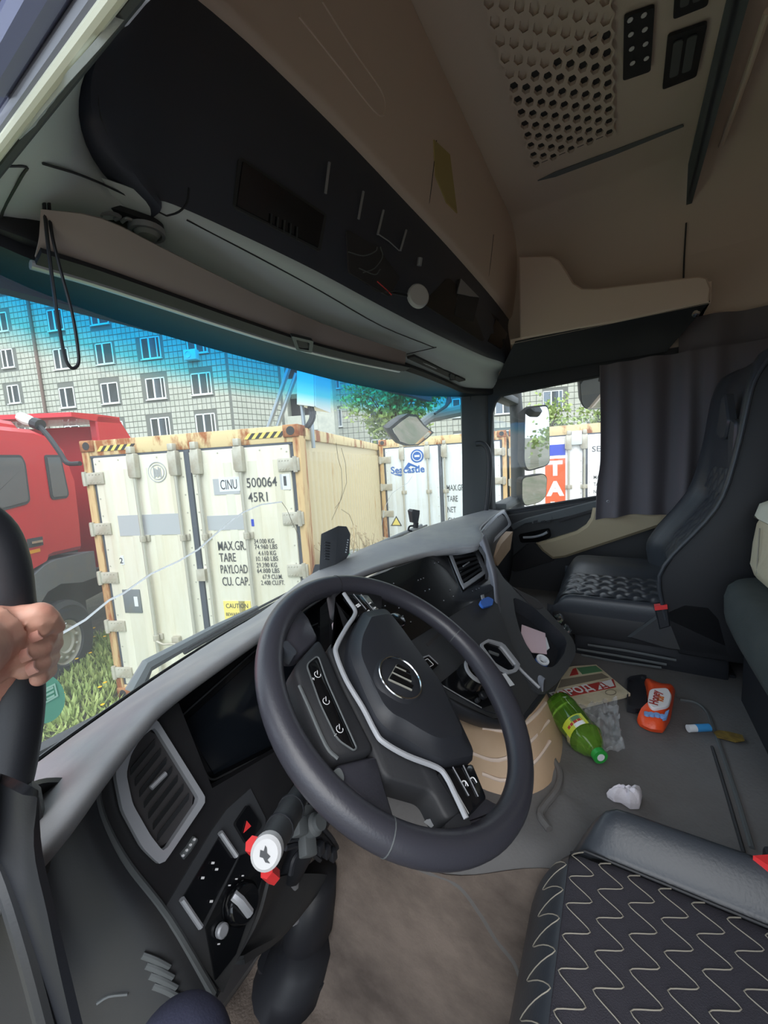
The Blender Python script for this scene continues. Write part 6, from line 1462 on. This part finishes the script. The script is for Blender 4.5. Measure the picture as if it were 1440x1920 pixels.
b = B(); qi = [ctr + (p_ - ctr) * .88 + V((0, -.004, -.003)) for p_ in q]; b.prism(qi, V((0, .004, 0))); b.done('mirror_glass', 'mirror', fm, 0)
b = B(); b.tube([W(786, 798, y=1.14), W(806, 783, y=1.14), W(835, 776, y=1.1), W(880, 766, y=1.0)], [.03, .035, .04, .045], 10); b.done('arm', 'truck_grey', fm)
b = B(); b.tube([W(841, 735, y=1.05), W(842, 752, y=1.05), W(836, 762, y=1.06), W(815, 776, y=1.09)], [.012, .02, .012, .008], 8); b.done('joint', 'plastic_black', fm)
def wiper(label, arm, blade, y):
    t = thing('wiper', label, 'wiper', W(*arm[0], y=y), 'windshield wipers')
    b = B(); b.tube([W(u, v, y=y) for u, v in arm], [.022, .018, .012, .009], 8, flat=((0, 1, 0), 1.0)); b.done('arm', 'truck_grey', t)
    for k, bl in enumerate(blade): b = B(); b.tube([W(u, v, y=y - .02) for u, v in bl], .006 - .002 * k, 6); b.done('blade', 'cable_black', t)
wiper('long driver side windshield wiper in front of the nearest container', [(252, 1296), (276, 1248), (400, 1180), (482, 1140)], [[(345, 1224), (440, 1170), (560, 1108)], [(350, 1216), (440, 1163), (558, 1102)]], .985)
wiper('far windshield wiper near the rubbish outside', [(655, 1060), (680, 1036), (735, 1010), (790, 985)], [[(690, 1030), (740, 1008), (800, 985)]], .975)
# green round sticker on the glass
sk = thing('round_sticker', 'pale green round sticker with square mark stuck on the windshield', 'sticker', onws(95, 1320))
mat('sticker_teal', (120, 190, 168), .5, alpha=.85); mat('sticker_pale', (176, 222, 206), .5)
yk = onws(95, 1315).y - .003
q = [W(78 + 44 * math.cos(a), 1310 + 47 * math.sin(a), y=yk) for a in [2 * PI * i / 36 for i in range(36)]]
b = B(); b.prism(q, (0, .002, 0)); b.done('disc', 'sticker_teal', sk, 0)
b = B(); o_ = [W(*p_, y=yk - .001) for p_ in ((79, 1293), (103, 1281), (109, 1305), (83, 1320))]; i_ = [sum(o_, V()) / 4 + (p_ - sum(o_, V()) / 4) * .76 for p_ in o_]; frame_ring(b, o_, i_, (0, -.001, 0))
for s in (-.28, .0, .28):
    c = sum(o_, V()) / 4; a = (o_[1] - o_[0]); e = (o_[3] - o_[0]); b.prism([c + a * (-.3) + e * (s - .07), c + a * .3 + e * (s - .07), c + a * .3 + e * (s + .07), c + a * (-.3) + e * (s + .07)], (0, -.001, 0))
b.done('square_mark', 'sticker_pale', sk, 0)
# devices on the dash
dv = thing('dash_unit', 'black ribbed box with a row of lights standing on the dashboard', 'device', W(630, 1070, y=.80))
F_ = [W(*p_, y=.79) for p_ in ((602, 1000), (618, 995), (626, 1006), (624, 1062), (604, 1085), (598, 1085))]
K_ = [W(*p_, y=.80) for p_ in ((636, 985), (650, 987), (657, 1000), (655, 1040), (645, 1056), (632, 1062))]
b = B(); b.loft([rounded([W(*p_, y=.795) for p_ in ((602, 1001), (616, 996), (626, 1006), (624, 1066), (612, 1078), (598, 1086))], .004), rounded([W(*p_, y=.765) + V((.0, 0, 0)) for p_ in ((633, 986), (650, 987), (657, 1001), (655, 1038), (644, 1056), (628, 1064))], .004)]); mat('unit_grey', (72, 76, 82), .5); b.done('housing', 'unit_grey', dv, .9)
for k in range(7):
    b = B(); b.tube([W(609, 1016 + 5.2 * k, y=.778), W(622, 1019 + 5.2 * k, y=.778)], .0016, 5); b.done('rib', 'plastic_black', dv)
for k in range(6):
    b = B(); b.tube([W(652 - .8 * k, 1012 + 4.6 * k, y=.752), W(653 - .8 * k, 1013 + 4.6 * k, y=.752)], .0022, 5); b.done('light_dot', 'crack_white', dv)
b = B(); b.prism([W(*p_, y=.80) for p_ in ((598, 1080), (604, 1060), (640, 1055), (645, 1062), (628, 1072), (610, 1088))], (0, .03, 0)); b.done('foot', 'plastic_black', dv)
b = B(); b.tube([W(*p_, y=.79) for p_ in ((638, 1056), (644, 1056), (646, 1064), (640, 1070))], .004, 6, smooth=3); b.done('cable', 'cable_black', dv)
d2_ = thing('sensor_stand', 'small black faceted sensor on a clip at the windshield base', 'sensor', W(780, 992, y=.74))
b = B(); a = W(779, 963, y=.74); b.loft([[W(u, v, y=.74) + V((0, dy, 0)) for u, v, dy in r] for r in ([(774, 980, 0), (784, 981, 0), (786, 980, .02), (776, 979, .02)], [(772, 960, 0), (787, 963, 0), (791, 960, .03), (776, 957, .03)], [(775, 955, 0), (787, 957, 0), (790, 956, .025), (778, 954, .025)])]); b.done('head', 'plastic_black', d2_, .4)
b = B(); b.tube([W(780, 980, y=.75), W(779, 990, y=.75)], .012, 8); b.tube([W(*p_, y=.745) for p_ in ((772, 996), (766, 994), (768, 987), (775, 986))], .004, 6, smooth=3); b.done('clip', 'cable_black', d2_)
# ------------------------------------------------------------------ grab handle, person
gh = thing('grab_handle', 'thick black grab handle on the driver side pillar held by a hand', 'handle', W(22, 1480, y=.5))
b = B(); hp_ = [W(*q, y=.5) for q in ((-60, 955), (-8, 1000), (14, 1060), (24, 1127), (36, 1210), (43, 1293), (38, 1360), (24, 1440), (8, 1500))]
b.tube(hp_, [.017, .0175, .018, .0175, .017, .0175, .018, .0185, .019], 16, smooth=4); b.done('grip', 'plastic_black', gh, 2)
b = B(); b.box((-1.0, .47, .61), (-.885, .56, .72), .02); b.done('lower_mount', 'plastic_dark', gh)
# trim between the windshield corner and the door opening
b = B(); b.patch([[W(-60, 1440, x=-.95), W(0, 1450, x=-.93), W(50, 1470, x=-.925), W(72, 1482, x=-.92)], [W(-60, 1560, x=-.95), W(0, 1560, x=-.93), W(50, 1580, x=-.925), W(80, 1600, x=-.92)], [W(-60, 1700, x=-.95), W(30, 1700, x=-.93), W(80, 1720, x=-.925), W(112, 1740, x=-.92)], [W(-20, 1960, x=-.95), W(70, 1940, x=-.93), W(120, 1940, x=-.925), W(160, 1940, x=-.92)]], 4, 4, thick=.006); b.done('trim_3', 'plastic_black', kind='structure')
b = B(); b.tube([W(-30, 1560, x=-.935), W(10, 1660, x=-.935), W(50, 1790, x=-.935), (W(95, 1960, x=-.935))], .006, 8, smooth=3); b.done('door_seal', 'plastic_dark', d2)
mat('skin', (218, 166, 146), .5, var=(26, (206, 136, 120), .42, .7), bump=(220, .2, .001)); mat('nail', (222, 164, 150), .35); mat('sleeve', (40, 44, 60), .9); mat('denim', (52, 54, 76), .9, bump=(400, .4, .001))
def hpx(u, v, dy): return W(u, v, y=.5 + dy)
b = B()
hz_ = lambda u, v, y: W(u / 8.725, 1120 + v / 8.725, y=y)      # pixels of the enlarged hand
# forearm, wrist, palm on the left and far side of the bar
b.capsule([W(-420, 1262, y=.30), W(-180, 1235, y=.40), W(-60, 1222, y=.46)], [.040, .034, .029], 14)
b.capsule([W(-70, 1224, y=.46), hz_(-60, 560, .482), hz_(140, 470, .482), hz_(330, 420, .48)], [.029, .028, .021, .016], 12)
b.capsule([W(-40, 1240, y=.48), hz_(-80, 1000, .50), hz_(-60, 1400, .51)], [.028, .026, .020], 12)
b.capsule([hz_(-60, 700, .50), hz_(60, 800, .535), hz_(400, 780, .548)], [.024, .020, .014], 12)
b.capsule([hz_(-60, 1100, .51), hz_(60, 1100, .535), hz_(400, 1080, .546)], [.022, .019, .013], 12)
# thumb across the near side
b.capsule([hz_(330, 400, .480), hz_(560, 330, .472), hz_(640, 300, .470)], [.0165, .0135, .0130], 12)
b.capsule([hz_(620, 300, .470), hz_(770, 380, .470), hz_(930, 480, .474)], [.0130, .0118, .0075], 12)
b.capsule([hz_(640, 400, .468), hz_(680, 500, .468)], [.0120, .0095], 10)
# four fingers round the far side and back over the near side
b.capsule([hz_(300, 640, .545), hz_(700, 600, .540), hz_(850, 610, .515), hz_(760, 640, .482), hz_(480, 655, .472)], [.0115, .0105, .0100, .0098, .0088], 12)
b.capsule([hz_(300, 800, .545), hz_(720, 780, .540), hz_(840, 760, .512), hz_(640, 850, .476), hz_(300, 985, .466)], [.0115, .0108, .0108, .0108, .0092], 12)
b.capsule([hz_(300, 960, .545), hz_(700, 980, .540), hz_(800, 990, .512), hz_(640, 1090, .476), hz_(410, 1195, .467)], [.0108, .0102, .0100, .0100, .0086], 12)
b.capsule([hz_(300, 1120, .545), hz_(680, 1170, .538), hz_(770, 1200, .512), hz_(640, 1320, .478)], [.0098, .0092, .0090, .0080], 12)
tmp = b.done('tmp', 'skin'); md = tmp.modifiers.new('r', 'REMESH'); md.mode = 'VOXEL'; md.voxel_size = .0019; md.use_smooth_shade = True
sm_ = tmp.modifiers.new('s', 'SMOOTH'); sm_.factor = .5; sm_.iterations = 4
dg = bpy.context.evaluated_depsgraph_get(); me = bpy.data.meshes.new_from_object(tmp.evaluated_get(dg)); me.transform(Matrix.Translation(tmp.location)); bpy.data.objects.remove(tmp)
me.materials.clear(); person = link_mesh('person', me, 'skin', None, 2.5)
tag(person, 'person at the left edge gripping the grab handle, navy trouser knee below', 'person')
th = bvh(person)
for u, v, du, dv_, nu in ((300, 985, 60, -20, 1), (410, 1195, 60, -28, 1), (480, 655, 50, -4, 1)):
    try:
        a = hit(th, (u + 70) / 8.725, 1120 + (v - 20) / 8.725, .0); n_ = (CAM - a).normalized()
        b = B(); M_ = basis(a, RW @ V((1, -.42, 0)), -(RW @ V((.42, 1, 0)))); rows = []
        rows = [[M_ @ V((x * .0062, y * .0048, .0012 - .0022 * (y * y) - .0006 * x * x)) for y in (-1, -.6, 0, .6, 1)] for x in (-1, -.5, 0, .5, 1)]
        b.patch(rows, 1, 1, thick=.0015); b.done('nail', 'nail', person, 1.5)
    except ValueError as e: print(e)
b = B(); kn_ = W(332, 2015, y=.33); b.capsule([V((-1.25, -.10, .22)), V((-1.04, .14, .32)), kn_], [.09, .075, .050], 16); b.capsule([kn_, kn_ + V((.0, .03, -.2)), V((kn_.x, kn_.y + .02, .06))], [.05, .046, .042], 14)
tmp = b.done('tmp', 'denim'); md = tmp.modifiers.new('r', 'REMESH'); md.mode = 'VOXEL'; md.voxel_size = .008; sm_ = tmp.modifiers.new('s', 'SMOOTH'); sm_.factor = .5; sm_.iterations = 6
dg = bpy.context.evaluated_depsgraph_get(); me = bpy.data.meshes.new_from_object(tmp.evaluated_get(dg)); me.transform(Matrix.Translation(tmp.location)); bpy.data.objects.remove(tmp); me.materials.clear()
link_mesh('trousers', me, 'denim', person, 2.5)
